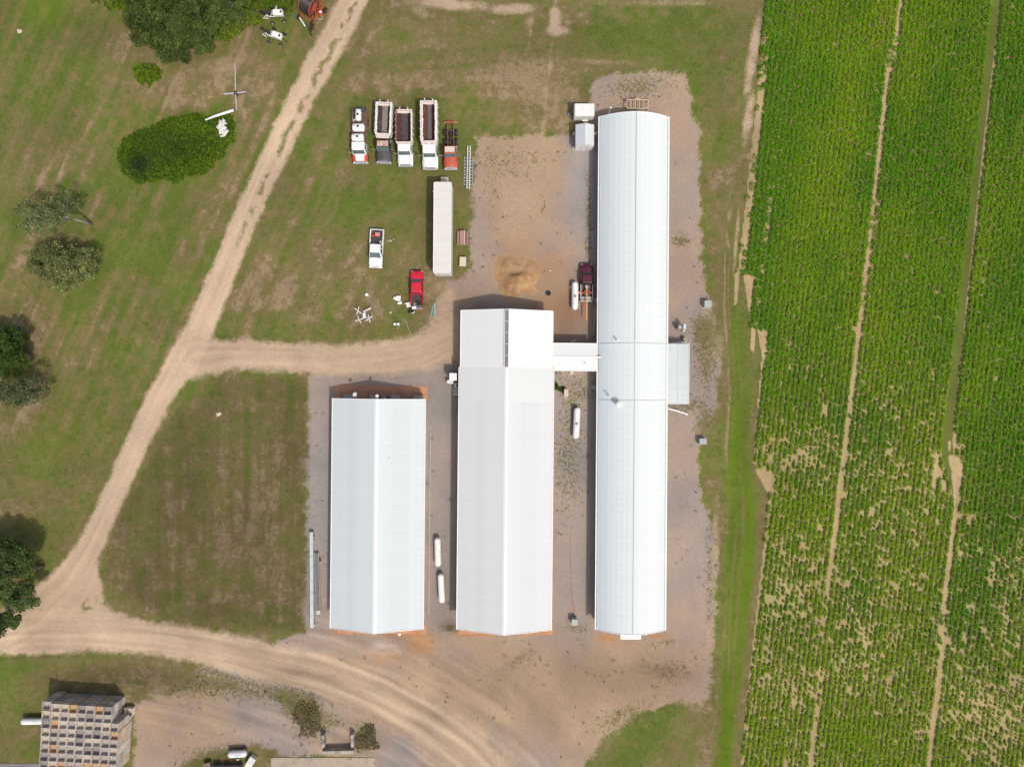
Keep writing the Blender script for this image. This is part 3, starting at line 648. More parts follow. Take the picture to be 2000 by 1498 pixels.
BARK = mat('bark', (0.16, 0.13, 0.105), 0.9, var=0.3, scale=6, bump=0.5)
BARK_G = mat('grey_bark', (0.30, 0.28, 0.26), 0.9, var=0.25, scale=6, bump=0.5)
def tree(name, base, top, blobs, nclump, nleaf, size, pal, w, label, bark=BARK, trunk_r=0.22, clump_r=0.75, limbs=8, seed=1, cat='tree', shell=(0.55, 1.0), dark=0.0):
    """base: pixel on the ground; blobs: (px, py, z, rx, ry, rz) crown lobes traced at their own height"""
    rg = np.random.default_rng(seed)
    b0 = P(*base)
    root = empty(name, b0, 0, label, cat)
    C = [(P(px, py, z) - b0, rx, ry, rz) for px, py, z, rx, ry, rz in blobs]
    vol = np.array([rx * ry * rz for _, rx, ry, rz in C]) ** 0.7; vol /= vol.sum()
    cl = []
    for i in range(nclump):
        c, rx, ry, rz = C[rg.choice(len(C), p=vol)]
        while True:
            v = rg.normal(0, 1, 3); v /= np.linalg.norm(v)
            if v[2] > -0.45: break
        r = rg.uniform(*shell)
        cl.append((np.array(c) + v * r * np.array([rx, ry, rz]), v, rg.uniform(0.65, 1.25) * clump_r, rg.normal(0, 0.16)))
    pts, ups, cs = [], [], []
    for c, v, r, tone_ in cl:
        k = int(nleaf * rg.uniform(0.6, 1.3))
        q = rg.normal(0, 1, (k, 3)); q /= np.linalg.norm(q, axis=1)[:, None]; q *= (rg.random((k, 1)) ** 0.45) * r; q[:, 2] *= 0.7
        pts.append(c + q); ups.append(np.tile(v * 0.7 + np.array([0, 0, 0.6]), (k, 1)))
        cs.append(vary(k, pal, w, 0.2, rg) * (1 + tone_))
    pts = np.concatenate(pts); pts[:, 2] = np.maximum(pts[:, 2], 0.15)
    me = leaf_mesh('crown', pts, rg.uniform(0.7, 1.35, len(pts)) * size, np.concatenate(cs), 0.6, np.concatenate(ups), 0.7, rg)
    link('crown', me, root)
    t = MB(); c0 = Vector(C[0][0])
    bend = Vector((rg.normal(0, .2), rg.normal(0, .2), 0))
    zt = max(0.6, c0.z - C[0][3] * 0.2)
    tp = Vector((c0.x * 0.55, c0.y * 0.55, zt))
    t.tube([(0, 0, -0.1), tp * 0.35 + bend, tp * 0.7 + bend * 1.3, tp], [trunk_r * 1.25, trunk_r, trunk_r * 0.75, trunk_r * 0.55], 8)
    t.build('trunk', bark, root, smooth=True)
    l = MB()
    for i in range(limbs):
        c, v, r, _ = cl[rg.integers(len(cl))]
        s0 = tp * rg.uniform(0.5, 1.0)
        mid = s0.lerp(Vector(c), 0.5) + Vector((rg.normal(0, .25), rg.normal(0, .25), 0.25))
        l.tube([s0, mid, Vector(c)], [trunk_r * 0.4, trunk_r * 0.25, trunk_r * 0.08], 5)
    l.build('limb', bark, root, smooth=True)
    return root
DARKG = [(0.080, 0.123, 0.034), (0.110, 0.164, 0.037), (0.164, 0.212, 0.049)]
tree('broadleaf_tree', (345, 85), 9, [(312, 45, 7.0, 4.6, 4.4, 2.6), (338, 88, 5.0, 2.6, 2.6, 2.0), (290, 20, 6.5, 3.2, 3.2, 2.4)], 170, 190, 0.24, DARKG, [.4, .4, .2], 'large dark green tree at the top, left of its darker neighbours', seed=21)
tree('broadleaf_tree', (415, 70), 10, [(385, 20, 8.0, 4.6, 4.2, 2.8), (372, 68, 6.0, 3.2, 3.0, 2.2), (400, -40, 8.0, 4, 4, 2.6)], 170, 190, 0.24, DARKG, [.5, .35, .15], 'middle dark green tree of the three at the top', seed=23)
tree('broadleaf_tree', (480, 40), 8, [(440, 5, 6.0, 3.0, 3.0, 2.2), (425, 36, 5.0, 2.0, 1.8, 1.6), (470, -40, 6.5, 3.4, 3.4, 2.4)], 130, 180, 0.24, DARKG, [.35, .4, .25], 'dark green tree at the top nearest the red hose reel', seed=25)
GREYG = [(0.140, 0.156, 0.083), (0.197, 0.211, 0.101), (0.263, 0.257, 0.156)]
tree('thin_tree', (180, 438), 10, [(95, 418, 6.5, 3.6, 2.6, 2.0), (60, 420, 7.0, 2.8, 2.6, 2.0), (125, 405, 5.5, 2.6, 1.8, 1.6)], 60, 62, 0.24, [(0.140, 0.204, 0.066), (0.197, 0.242, 0.101), (0.297, 0.297, 0.165)], [.4, .4, .2], 'sparse greyish tree with a bare pale trunk', bark=BARK_G, trunk_r=0.16, limbs=26, seed=27, shell=(0.3, 1.0))
tree('round_tree', (148, 528), 6, [(118, 520, 3.4, 5.0, 3.3, 2.6), (160, 508, 3.0, 2.4, 2.0, 1.8), (88, 516, 3.2, 2.4, 2.6, 2.0), (120, 522, 4.6, 2.2, 1.8, 1.2)], 220, 140, 0.21, [(0.157, 0.195, 0.066), (0.223, 0.257, 0.091), (0.396, 0.390, 0.183)], [.45, .35, .2], 'round bushy tree with pale leaf tips below the sparse tree', seed=29, limbs=6, shell=(0.1, 1.0))
tree('evergreen_tree', (62, 696), 8, [(8, 690, 3.9, 3.2, 3.4, 3.0), (20, 665, 3.4, 2.2, 2.0, 2.2), (-30, 690, 3.9, 3, 3, 2.6)], 140, 180, 0.23, [(0.062, 0.116, 0.027), (0.095, 0.164, 0.027), (0.048, 0.088, 0.027)], [.4, .4, .2], 'dark dense tree cut by the left edge of the picture', seed=31)
tree('thin_tree', (98, 762), 8, [(45, 762, 5.0, 3.0, 2.6, 1.8), (15, 770, 5.4, 2.6, 2.6, 1.8), (70, 775, 4.0, 2.0, 1.8, 1.2)], 70, 75, 0.23, GREYG[:2] + [(0.107, 0.148, 0.055)], [.4, .2, .4], 'small loose grey-green tree just below the dark left-edge tree', bark=BARK_G, trunk_r=0.13, limbs=16, seed=33, shell=(0.3, 1.0))
tree('oak_tree', (85, 1105), 11, [(5, 1120, 5.4, 3.8, 4.4, 2.8), (48, 1165, 4.6, 2.0, 1.9, 1.6), (30, 1200, 4.4, 1.8, 1.8, 1.5), (15, 1080, 4.6, 3.0, 2.6, 2.2), (-40, 1140, 5.4, 4, 5, 3), (48, 1095, 5, 2.0, 2.2, 1.6)], 230, 180, 0.24, [(0.076, 0.123, 0.040), (0.106, 0.161, 0.046), (0.157, 0.205, 0.057)], [.45, .4, .15], 'big dark oak overhanging the road junction at the left edge', seed=35)
tree('oak_sapling', (25, 1215), 6, [(-8, 1222, 5.5, 1.5, 1.6, 1.3)], 26, 80, 0.28, [(0.055, 0.091, 0.030), (0.080, 0.123, 0.036)], [.5, .5], 'tip of a small tree at the left edge below the big oak', seed=37, limbs=3)
# ------------------------------------------------------------------ the three long white sheds and what is fixed to them
ROOF = mat('white_roof_sheet', (0.550, 0.605, 0.610), 0.75, 0.0, var=0.05, scale=0.35, col2=(0.52, 0.555, 0.555), amt2=0.55, scale2=0.25, rnd=0.007, spec=0.2)
ROOF_N = mat('new_white_roof_sheet', (0.66, 0.672, 0.662), 0.75, 0.0, var=0.03, scale=0.4, rnd=0.008, spec=0.2)
ROOF_C = mat('cream_roof_sheet', (0.60, 0.615, 0.605), 0.75, 0.0, var=0.03, scale=0.4, rnd=0.008, spec=0.2)
ROOF_B = mat('pale_curved_sheet', (0.615, 0.665, 0.665), 0.75, 0.0, var=0.05, scale=0.3, col2=(0.60, 0.60, 0.565), amt2=0.4, scale2=0.12, rnd=0.007, spec=0.2)
TRIM = mat('white_trim', (0.74, 0.74, 0.72), 0.5, var=0.05)
WALL = mat('wall_sheet', (0.52, 0.52, 0.50), 0.6, var=0.12, scale=1.2)
GREYM = mat('grey_metal', (0.36, 0.38, 0.37), 0.5, 0.2, var=0.12)
DARK = mat('dark_recess', (0.05, 0.05, 0.05), 0.8)
CONC = mat('concrete', (0.42, 0.38, 0.33), 0.9, var=0.15, scale=1.0, bump=0.2)
APRON = mat('clay_stained_concrete', (0.46, 0.235, 0.13), 0.9, var=0.16, scale=0.9, col2=(0.40, 0.20, 0.125), amt2=0.5, scale2=0.6, bump=0.2)
TANW = mat('tan_wood', (0.52, 0.40, 0.27), 0.85, var=0.15, scale=3)
PHI = -0.0095

def rib_profile(w):
    """(v, height) across one roof sheet"""
    return [(0, .007), (.06, .007), (.14, 0), (w / 2 - .10, 0), (w / 2 - .03, .005), (w / 2 + .03, .005), (w / 2 + .10, 0), (w + 0.012, 0.002)]
def sheet_mesh(name, prof_u, w, m):
    """prof_u: list of (x, z) from eave to ridge; sheet runs from y=0 down to y=-w"""
    vs, fs = [], []
    rp = rib_profile(w)
    for i, (x, z) in enumerate(prof_u):
        a = prof_u[max(i - 1, 0)]; c = prof_u[min(i + 1, len(prof_u) - 1)]
        d = Vector((c[0] - a[0], c[1] - a[1])).normalized(); nx, nz = -d.y, d.x
        if nz < 0: nx, nz = -nx, -nz
        for v, h in rp: vs.append((x + nx * h, -v, z + nz * h))
    k = len(rp)
    for i in range(len(prof_u) - 1):
        for j in range(k - 1):
            fs.append((i * k + j, i * k + j + 1, (i + 1) * k + j + 1, (i + 1) * k + j))
    me = bpy.data.meshes.new(name)
    if prof_u[0][0] > prof_u[-1][0]: fs = [f[::-1] for f in fs]
    me.from_pydata(vs, [], [f[::-1] for f in fs]); me.materials.append(m); me.update()
    return me
def lay_sheets(root, prof_l, prof_r, y0, y1, m, dz=0.0, w=0.92):
    n = max(1, round((y0 - y1) / w)); w = (y0 - y1) / n
    for prof in (prof_l, prof_r):
        if prof is None: continue
        me = sheet_mesh('roof_sheet', prof, w, m)
        for i in range(n):
            o = link('roof_sheet', me, root, (0, y0 - i * w, dz))
            o.rotation_euler = (random.gauss(0, 0.0006), random.gauss(0, 0.0004), 0)

def gable(w, ze, zr, y, cx=0.0):
    return [(cx - w / 2, y, 0.0), (cx + w / 2, y, 0.0), (cx + w / 2, y, ze), (cx, y, zr), (cx - w / 2, y, ze)]
def walls(root, w, L_, ze, zr, m, over=0.25, arc=None):
    """side walls and end walls set in from the roof edge"""
    ww = w - 2 * over
    for s_ in (-1, 1):
        MB().box((s_ * ww / 2, -L_ / 2, ze / 2 - 0.03), (0.08, L_ - 0.9, ze - 0.06)).build('side_wall', m, root)
    for y, sg in ((-0.45, 1), (-L_ + 0.45, -1)):
        b = MB()
        slope = (zr - ze) / (w / 2)
        pr = arc if arc else [(-w / 2, ze), (0, zr), (w / 2, ze)]
        top = [(x, z - 0.09) for x, z in pr if abs(x) < ww / 2]
        def at(x):
            for (xa, za), (xb, zb) in zip(pr[:-1], pr[1:]):
                if xa <= x <= xb: return za + (zb - za) * (x - xa) / (xb - xa) - 0.09
            return ze
        top = [(-ww / 2, at(-ww / 2))] + top + [(ww / 2, at(ww / 2))]
        out = [(-ww / 2, 0)] + [(ww / 2, 0)] + top[::-1]
        b.rings([[(x, y - 0.04, z) for x, z in out], [(x, y + 0.04, z) for x, z in out]])
        b.build('end_wall', m, root)

def strip(name, root, pts, wd, th, m):
    """a flat trim following points, wd wide across x"""
    b = MB()
    for p, q in zip(pts[:-1], pts[1:]):
        p, q = Vector(p), Vector(q)
        b.rings([[(r.x - wd / 2, r.y, r.z), (r.x + wd / 2, r.y, r.z), (r.x + wd / 2, r.y, r.z + th), (r.x - wd / 2, r.y, r.z + th)] for r in (p, q)])
    return b.build(name, m, root)
def door(root, x, y, w, h, m, sgn, name='door'):
    d = MB().box((x, y + sgn * 0.05, h / 2), (w, 0.05, h)).build(name, m, root)
    MB().box((x + w * 0.38, y + sgn * 0.10, 1.0), (0.12, 0.05, 0.05)).build('handle', GREYM, d)
    return d
def ridge_cap(root, y0, y1, z, m, w=0.62, drop=0.12):
    b = MB()
    b.rings([[(-w / 2, y, z - drop + .045), (0, y, z + .05), (w / 2, y, z - drop + .045), (0, y, z + .02)] for y in (y0, y1)])
    return b.build('ridge_cap', m, root)

# ---- left shed
b1 = empty('storage_shed', (-19.35, -2.27, 0), PHI, 'long white gable-roofed shed on the left, the shortest of the three sheds', 'building')
W1, L1, ZE, ZR = 13.48, 33.3, 3.4, 5.6
pl = [(-W1 / 2, ZE), (0, ZR)]; pr_ = [(W1 / 2, ZE), (0, ZR)]
lay_sheets(b1, pl, pr_, 0, -L1, ROOF)
ridge_cap(b1, 0.06, -L1 - 0.08, ZR, TRIM)
walls(b1, W1, L1, ZE, ZR, WALL)
for s_ in (-1, 1):
    MB().box((s_ * (W1 / 2 + 0.03), -L1 / 2, ZE - 0.02), (0.12, L1 + 0.1, 0.12)).build('gutter', TRIM, b1)
    for y in (0.03, -L1 - 0.03):
        b = MB(); b.rings([[(x, y - .03, z - .05), (x, y + .03, z - .05), (x, y + .03, z + .05), (x, y - .03, z + .05)] for x, z in ((s_ * W1 / 2, ZE), (0, ZR))]); b.build('rake_trim', TRIM, b1)
for x in (-4.95, -1.05, 2.10, 5.40):
    h = MB().box((x, 0.14, 0.95), (1.35, 0.85, 1.1)).build('air_hood', mat('tan_hood', (0.40, 0.35, 0.27), 0.7), b1)
    MB().box((x + 0.5, 0.585, 0.95), (0.1, 0.03, 0.9)).build('louvre', DARK, h)
MB().box((0.35, 0.10, 0.9), (0.6, 0.7, 1.5)).build('meter_cabinet', mat('grey_green', (0.34, 0.33, 0.26), 0.7), b1)
d = MB().cyl((-3.2, -0.1, 3.9), (-3.2, 0.5, 4.15), 0.035).build('dish_arm', GREYM, b1)
b = MB(); b.revolve([(0, 0.05), (0.06, 0.22), (0.14, 0.34), (0.15, 0.34), (0.09, 0.2), (0.04, 0.03)], (-3.32, 0.62, 4.1), (-0.3, 0.3, 1), 18); b.build('satellite_dish', TRIM, b1, smooth=True)
MB().cyl((0.05, -0.1, 5.1), (0.05, 0.45, 5.3), 0.03).build('lamp_arm', GREYM, b1)
b = MB(); b.revolve([(0, 0.1), (0.1, 0.24), (0.16, 0.24), (0.2, 0.1)], (0.05, 0.5, 5.1), (0, 0, 1), 14); b.build('lamp_head', TRIM, b1, smooth=True)
MB().cyl((3.4, -L1 + 0.2, 3.9), (3.4, -L1 - 0.55, 4.1), 0.035).build('lamp_arm', GREYM, b1)
b = MB(); b.revolve([(0, 0.1), (0.1, 0.24), (0.16, 0.24), (0.2, 0.1)], (3.4, -L1 - 0.6, 3.95), (0, 0, 1), 14); b.build('lamp_head', TRIM, b1, smooth=True)
for x in (-2.2, 2.0): door(b1, x, -L1 + 0.40, 3.2, 3.0, TRIM, -1, 'sliding_door')
for x in (-4.0, 0.6, 4.0): door(b1, x, -0.40, 1.0, 2.1, TRIM, 1)
MB().box((1.85, -8.35, 5.08), (0.09, 0.09, 0.22)).build('roof_vent', GREYM, b1)
# drain rail along the right wall
MB().box((W1 / 2 + 0.42, -L1 / 2 - 2, 0.09), (0.12, L1 - 6, 0.18)).build('footing_kerb', CONC, b1)
tag(MB().box((0, 0, 0.02), (13.9, 2.12, 0.10)).build('concrete_apron', APRON, None, P(745, 767) + Vector((0, 0, 0)), PHI), kind='structure')
tag(MB().box((0, 0, 0.02), (13.3, 1.5, 0.10)).build('concrete_apron', APRON, None, P(746.5, 1227), PHI), kind='structure')

# ---- middle shed: three roof sections of different age
b2 = empty('packing_shed', (-0.72, 10.55, 0), PHI, 'middle white shed with a dark slotted ridge vent at its upper end', 'building')
W2, L2, ZR2 = 13.40, 46.3, 5.7
def sec(y0, y1, w, m, dz):
    zc = ZR2 - 0.345 * 0
    lay_sheets(b2, [(-w / 2, ZE), (0, ZR2)], [(w / 2, ZE), (0, ZR2)], y0, y1, m, dz)
sec(0, -8.25, 13.30, ROOF_N, 0.10)
sec(-8.20, -13.1, 13.62, ROOF_C, 0.04)
sec(-13.05, -L2, 13.70, mat('older_white_sheet', (0.590, 0.605, 0.602), 0.75, 0.0, var=0.05, scale=0.35, col2=(0.555, 0.57, 0.57), amt2=0.5, scale2=0.25, rnd=0.007, spec=0.2), 0.0)
ridge_cap(b2, -8.25, -13.1, ZR2 + 0.04, TRIM); ridge_cap(b2, -13.05, -L2 - 0.08, ZR2, TRIM)
walls(b2, 13.2, L2, ZE - 0.03, ZR2 - 0.03, WALL)
v = MB().box((0, -4.12, ZR2 + 0.13), (0.50, 8.1, 0.10)).build('ridge_vent', mat('vent_slot', (0.16, 0.16, 0.16), 0.7), b2)
for i in range(6):
    MB().box((0, -0.08 - i * 1.62, ZR2 + 0.20), (0.54, 0.12, 0.05)).build('vent_bar', mat('vent_bar', (0.40, 0.40, 0.40), 0.5), v)
for s_ in (-1, 1): MB().box((s_ * 0.29, -4.12, ZR2 + 0.15), (0.07, 8.2, 0.12)).build('vent_flashing', TRIM, v)
for s_ in (-1, 1):
    MB().box((s_ * 6.70, -4.1, ZE + 0.06), (0.12, 8.2, 0.12)).build('gutter', TRIM, b2)
    MB().box((s_ * 6.90, -27.3, ZE - 0.02), (0.12, 38.2, 0.12)).build('gutter', TRIM, b2)
    for y, wdt, dz in ((0.03, 13.30, .1), (-L2 - 0.03, 13.70, 0)):
        b = MB(); b.rings([[(x, y - .03, z - .05), (x, y + .03, z - .05), (x, y + .03, z + .05), (x, y - .03, z + .05)] for x, z in ((s_ * wdt / 2, ZE + dz), (0, ZR2 + dz))]); b.build('rake_trim', TRIM, b2)
for x in (-2.4, 2.4): door(b2, x, -L2 + 0.40, 3.4, 3.0, TRIM, -1, 'sliding_door')
door(b2, 0, -0.40, 4.0, 3.2, TRIM, 1, 'sliding_door')
MB().cyl((6.95, -12.0, 2.6), (6.95, -12.0, 3.0), 0.05).build('vent_pipe', GREYM, b2)
tag(MB().box((0, 0, 0.02), (14.2, 1.9, 0.10)).build('concrete_apron', APRON, None, P(988, 1226), PHI), kind='structure')

# ---- covered passage between the middle and the right shed
pz = 3.0
cw = empty('covered_passage', (5.95, 3.88, 0), PHI, 'short white covered passage joining the middle and the right shed', 'passage')
for s_ in (-1, 1):
    n = 7; wd = 6.45 / n
    me = sheet_mesh('roof_sheet', [(s_ * 1.98, pz), (0, pz + 0.22)], wd, ROOF_N)
    for i in range(n):
        o = link('roof_sheet', me, cw, (i * wd, 0, 0), math.pi / 2)
        o.rotation_euler = (0, 0, math.pi / 2)
    MB().box((3.2, s_ * 1.75, pz / 2 - .05), (6.0, 0.08, pz - 0.1)).build('side_wall', WALL, cw)
    MB().box((3.2, s_ * 2.0, pz + 0.0), (6.5, 0.10, 0.10)).build('gutter', TRIM, cw)
MB().box((3.45, 0, pz + 0.25), (7.3, 0.22, 0.08)).build('ridge_cap', TRIM, cw)
MB().cyl((4.7, -0.9, pz + 0.2), (4.7, -0.9, pz + 0.5), 0.06).build('vent_pipe', GREYM, cw)

# ---- right shed with a bowed roof
b3 = empty('bowed_shed', (17.87, 38.95, 0), PHI + 0.0025, 'longest white shed on the right with a bowed roof', 'building')
W3, L3, ZE3, ZR3 = 10.16, 74.95, 2.7, 4.8
def arcprof(w, n=7):
    return [(-w / 2 + w / 2 * i / n, ZE3 + (ZR3 - ZE3) * (1 - (1 - i / n) ** 1.9)) for i in range(n + 1)]
al = arcprof(W3); ar = [(-x, z) for x, z in al]
full = al + ar[::-1][1:]
lay_sheets(b3, al, ar, 0, -33.2, ROOF_B, 0.0, 0.94)
lay_sheets(b3, al, ar, -33.2, -41.4, ROOF_B, 0.015, 0.94)
lay_sheets(b3, al, ar, -41.4, -L3, ROOF_B, 0.0, 0.94)
MB().box((0, -L3 / 2, ZR3 + 0.04), (0.10, L3, 0.05)).build('ridge_seam', mat('seam_grey', (0.42, 0.44, 0.44), 0.6), b3)
for y in (-33.2, -41.4):
    b = MB(); b.rings([[(x, y - .06, z + .02), (x, y + .06, z + .02), (x, y + .06, z + .09), (x, y - .06, z + .09)] for x, z in full]); b.build('section_joint', mat('joint_pale', (0.52, 0.55, 0.55), 0.6), b3)
walls(b3, W3, L3, ZE3, ZR3, WALL, 0.22, full)
for s_ in (-1, 1):
    MB().box((s_ * (W3 / 2 + 0.06), -L3 / 2, ZE3 - 0.03), (0.16, L3 + 0.1, 0.14)).build('gutter', TRIM, b3)
    MB().box((s_ * (W3 / 2 - 0.16), -L3 / 2, ZE3 + 0.17), (0.10, L3 - 0.1, 0.05)).build('eave_seam', mat('seam_grey', ()), b3)
for y in (0.03, -L3 - 0.03):
    b = MB(); b.rings([[(x, y - .04, z - .08), (x, y + .04, z - .08), (x, y + .04, z + .06), (x, y - .04, z + .06)] for x, z in full]); b.build('rake_trim', TRIM, b3)
def roof_z(x): 
    t = 1 - abs(x) / (W3 / 2); return ZE3 + (ZR3 - ZE3) * (1 - (1 - t) ** 1.9)
for (x, y, r, h) in ((-2.55, -32.7, 0.09, 0.75), (-3.6, -40.7, 0.09, 0.95), (-2.3, -41.95, 0.26, 0.95)):
    z = roof_z(x)
    f = MB().cyl((x, y, z - 0.2), (x, y, z + h), r, r, 12).build('flue', TRIM, b3)
    b = MB(); b.revolve([(0, r * 1.1), (0.06, r * 1.7), (0.14, r * 1.3), (0.2, 0.02)], (x, y, z + h), (0, 0, 1), 12); b.build('flue_cap', TRIM, f)
door(b3, 0.0, -L3 + 0.40, 3.0, 2.8, TRIM, -1, 'sliding_door'); door(b3, 0, -0.40, 3.0, 2.8, TRIM, 1, 'sliding_door')
c = MB().box((0.05, -L3 - 0.72, 2.75), (3.0, 1.35, 0.07)).build('door_canopy', mat('canopy_white', (0.80, 0.80, 0.80), 0.4, var=0.02), b3)
for x in (-1.35, 1.45): MB().box((x, -L3 - 1.3, 1.36), (0.08, 0.08, 2.7)).build('canopy_post', TRIM, c)
MB().cyl((2.1, -L3 + .2, 3.2), (2.1, -L3 - 0.35, 3.4), 0.03).build('lamp_arm', GREYM, b3)
b = MB(); b.revolve([(0, 0.08), (0.1, 0.18), (0.16, 0.06)], (2.1, -L3 - 0.4, 3.3), (0, 0, 1), 12); b.build('lamp_head', TRIM, b3, smooth=True)
MB().tube([(-3.85, -0.2, 3.4), (-3.75, 0.4, 3.6), (-3.6, 1.0, 3.65)], 0.04).build('lamp_arm', GREYM, b3)
b = MB(); b.revolve([(0, 0.08), (0.1, 0.18), (0.16, 0.06)], (-3.58, 1.05, 3.5), (0, 0, 1), 12); b.build('lamp_head', TRIM, b3, smooth=True)
# timber loading dock frame at the upper end
dk = empty('loading_dock', P(1243, 213) + Vector((0, 0, 0)), PHI, 'pale timber loading frame with open bays at the upper end of the right shed', 'dock')
MB().box((0, 0.95, 0.95), (3.3, 0.14, 0.12)).build('beam', TANW, dk); MB().box((0, -0.30, 0.95), (3.3, 0.14, 0.12)).build('beam', TANW, dk)
for i in range(6): MB().box((-1.58 + i * 0.632, 0.32, 0.93), (0.12, 1.2, 0.12)).build('joist', TANW, dk)
for i in (-1.55, 0, 1.55):
    for y in (0.95, -0.3): MB().box((i, y, 0.45), (0.13, 0.13, 0.9)).build('post', TANW, dk)
MB().box((0, 1.06, 1.02), (0.8, 0.16, 0.10)).build('bumper_board', TANW, dk)
# lean-to on the right
LEAN = mat('lean_to_sheet', (0.47, 0.52, 0.52), 0.4, 0.0, var=0.07, scale=0.5, rnd=0.03)
lt = empty('lean_to', (22.75, 5.85, 0), PHI, 'low grey-green lean-to roof against the right shed', 'lean-to')
for i in range(9):
    for j, (xa, xb) in enumerate(((0.0, 1.72), (1.70, 3.30))):
        za, zb = 2.45 - 0.13 * xa, 2.45 - 0.13 * xb
        me = sheet_mesh('roof_sheet', [(xa, za), (xb, zb)], 0.985, LEAN) if i == 0 else lt_me[j]
        if i == 0:
            if j == 0: lt_me = []
            lt_me.append(me)
        link('roof_sheet', me, lt, (0, -i * 0.985, -0.012 * j))
MB().box((3.36, -4.4, 2.0), (0.14, 9.0, 0.12)).build('gutter', mat('seam_light', (0.55, 0.56, 0.57), 0.5), lt)
MB().box((1.71, -4.4, 2.26), (0.05, 8.8, 0.05), M=Matrix.Rotation(0.13, 4, 'Y')).build('seam', mat('seam_light', ()), lt)
for y in (-0.3, -3.0, -5.8, -8.6): MB().box((3.2, y, 1.0), (0.1, 0.1, 2.0)).build('post', GREYM, lt)
MB().box((1.6, 0.18, 1.95), (3.6, 0.06, 0.06)).build('rail', GREYM, lt); MB().cyl((3.45, 0.5, 0), (3.45, 0.5, 2.2), 0.07).build('corner_pole', TRIM, lt)
# ------------------------------------------------------------------ vehicles
RUBBER = mat('rubber', (0.022, 0.022, 0.022), 0.85, var=0.3)
RIM = mat('wheel_rim', (0.45, 0.45, 0.44), 0.4, 0.6)
RIMW = mat('white_rim', (0.62, 0.58, 0.50), 0.6)
CHROME = mat('bright_metal', (0.62, 0.62, 0.62), 0.25, 0.8)
BLACK = mat('black_plastic', (0.025, 0.025, 0.027), 0.5, var=0.2)
GLASS = glass()
WIND = mat('windscreen_glass', (0.10, 0.14, 0.145), 0.12, var=0.25, spec=0.7)  # reflected sky is put into the base colour as a paler teal-grey
LAMPW = mat('lamp_lens', (0.6, 0.6, 0.58), 0.2)
LAMPR = mat('tail_lens', (0.35, 0.02, 0.015), 0.3)
def paint(name, col, **k): return mat(name, col, k.pop('rough', 0.32), 0.0, var=k.pop('var', 0.05), scale=1.2, spec=0.5, **k)
def wheel(root, x, y, r=0.38, w=0.26, rim=RIM, name='wheel'):
    b = MB(); s_ = 1 if x > 0 else -1
    b.revolve([(-w / 2, r * 0.62), (-w / 2, r * 0.93), (-w * 0.36, r), (w * 0.36, r), (w / 2, r * 0.93), (w / 2, r * 0.62)], (x, y, r), (1, 0, 0), 20)
    t = b.build(name, RUBBER, root, smooth=False)
    b = MB(); b.revolve([(w * 0.30, 0.02), (w * 0.34, r * 0.3), (w * 0.40, r * 0.34), (w * 0.36, r * 0.55), (w * 0.53, r * 0.62), (w * 0.5, r * 0.64)], (x, y, r), (s_, 0, 0), 14)
    b.build('rim', rim, t)
    return t
def ringstack(outs): return [[(x, y, z) for x, y in o] for z, o in outs]

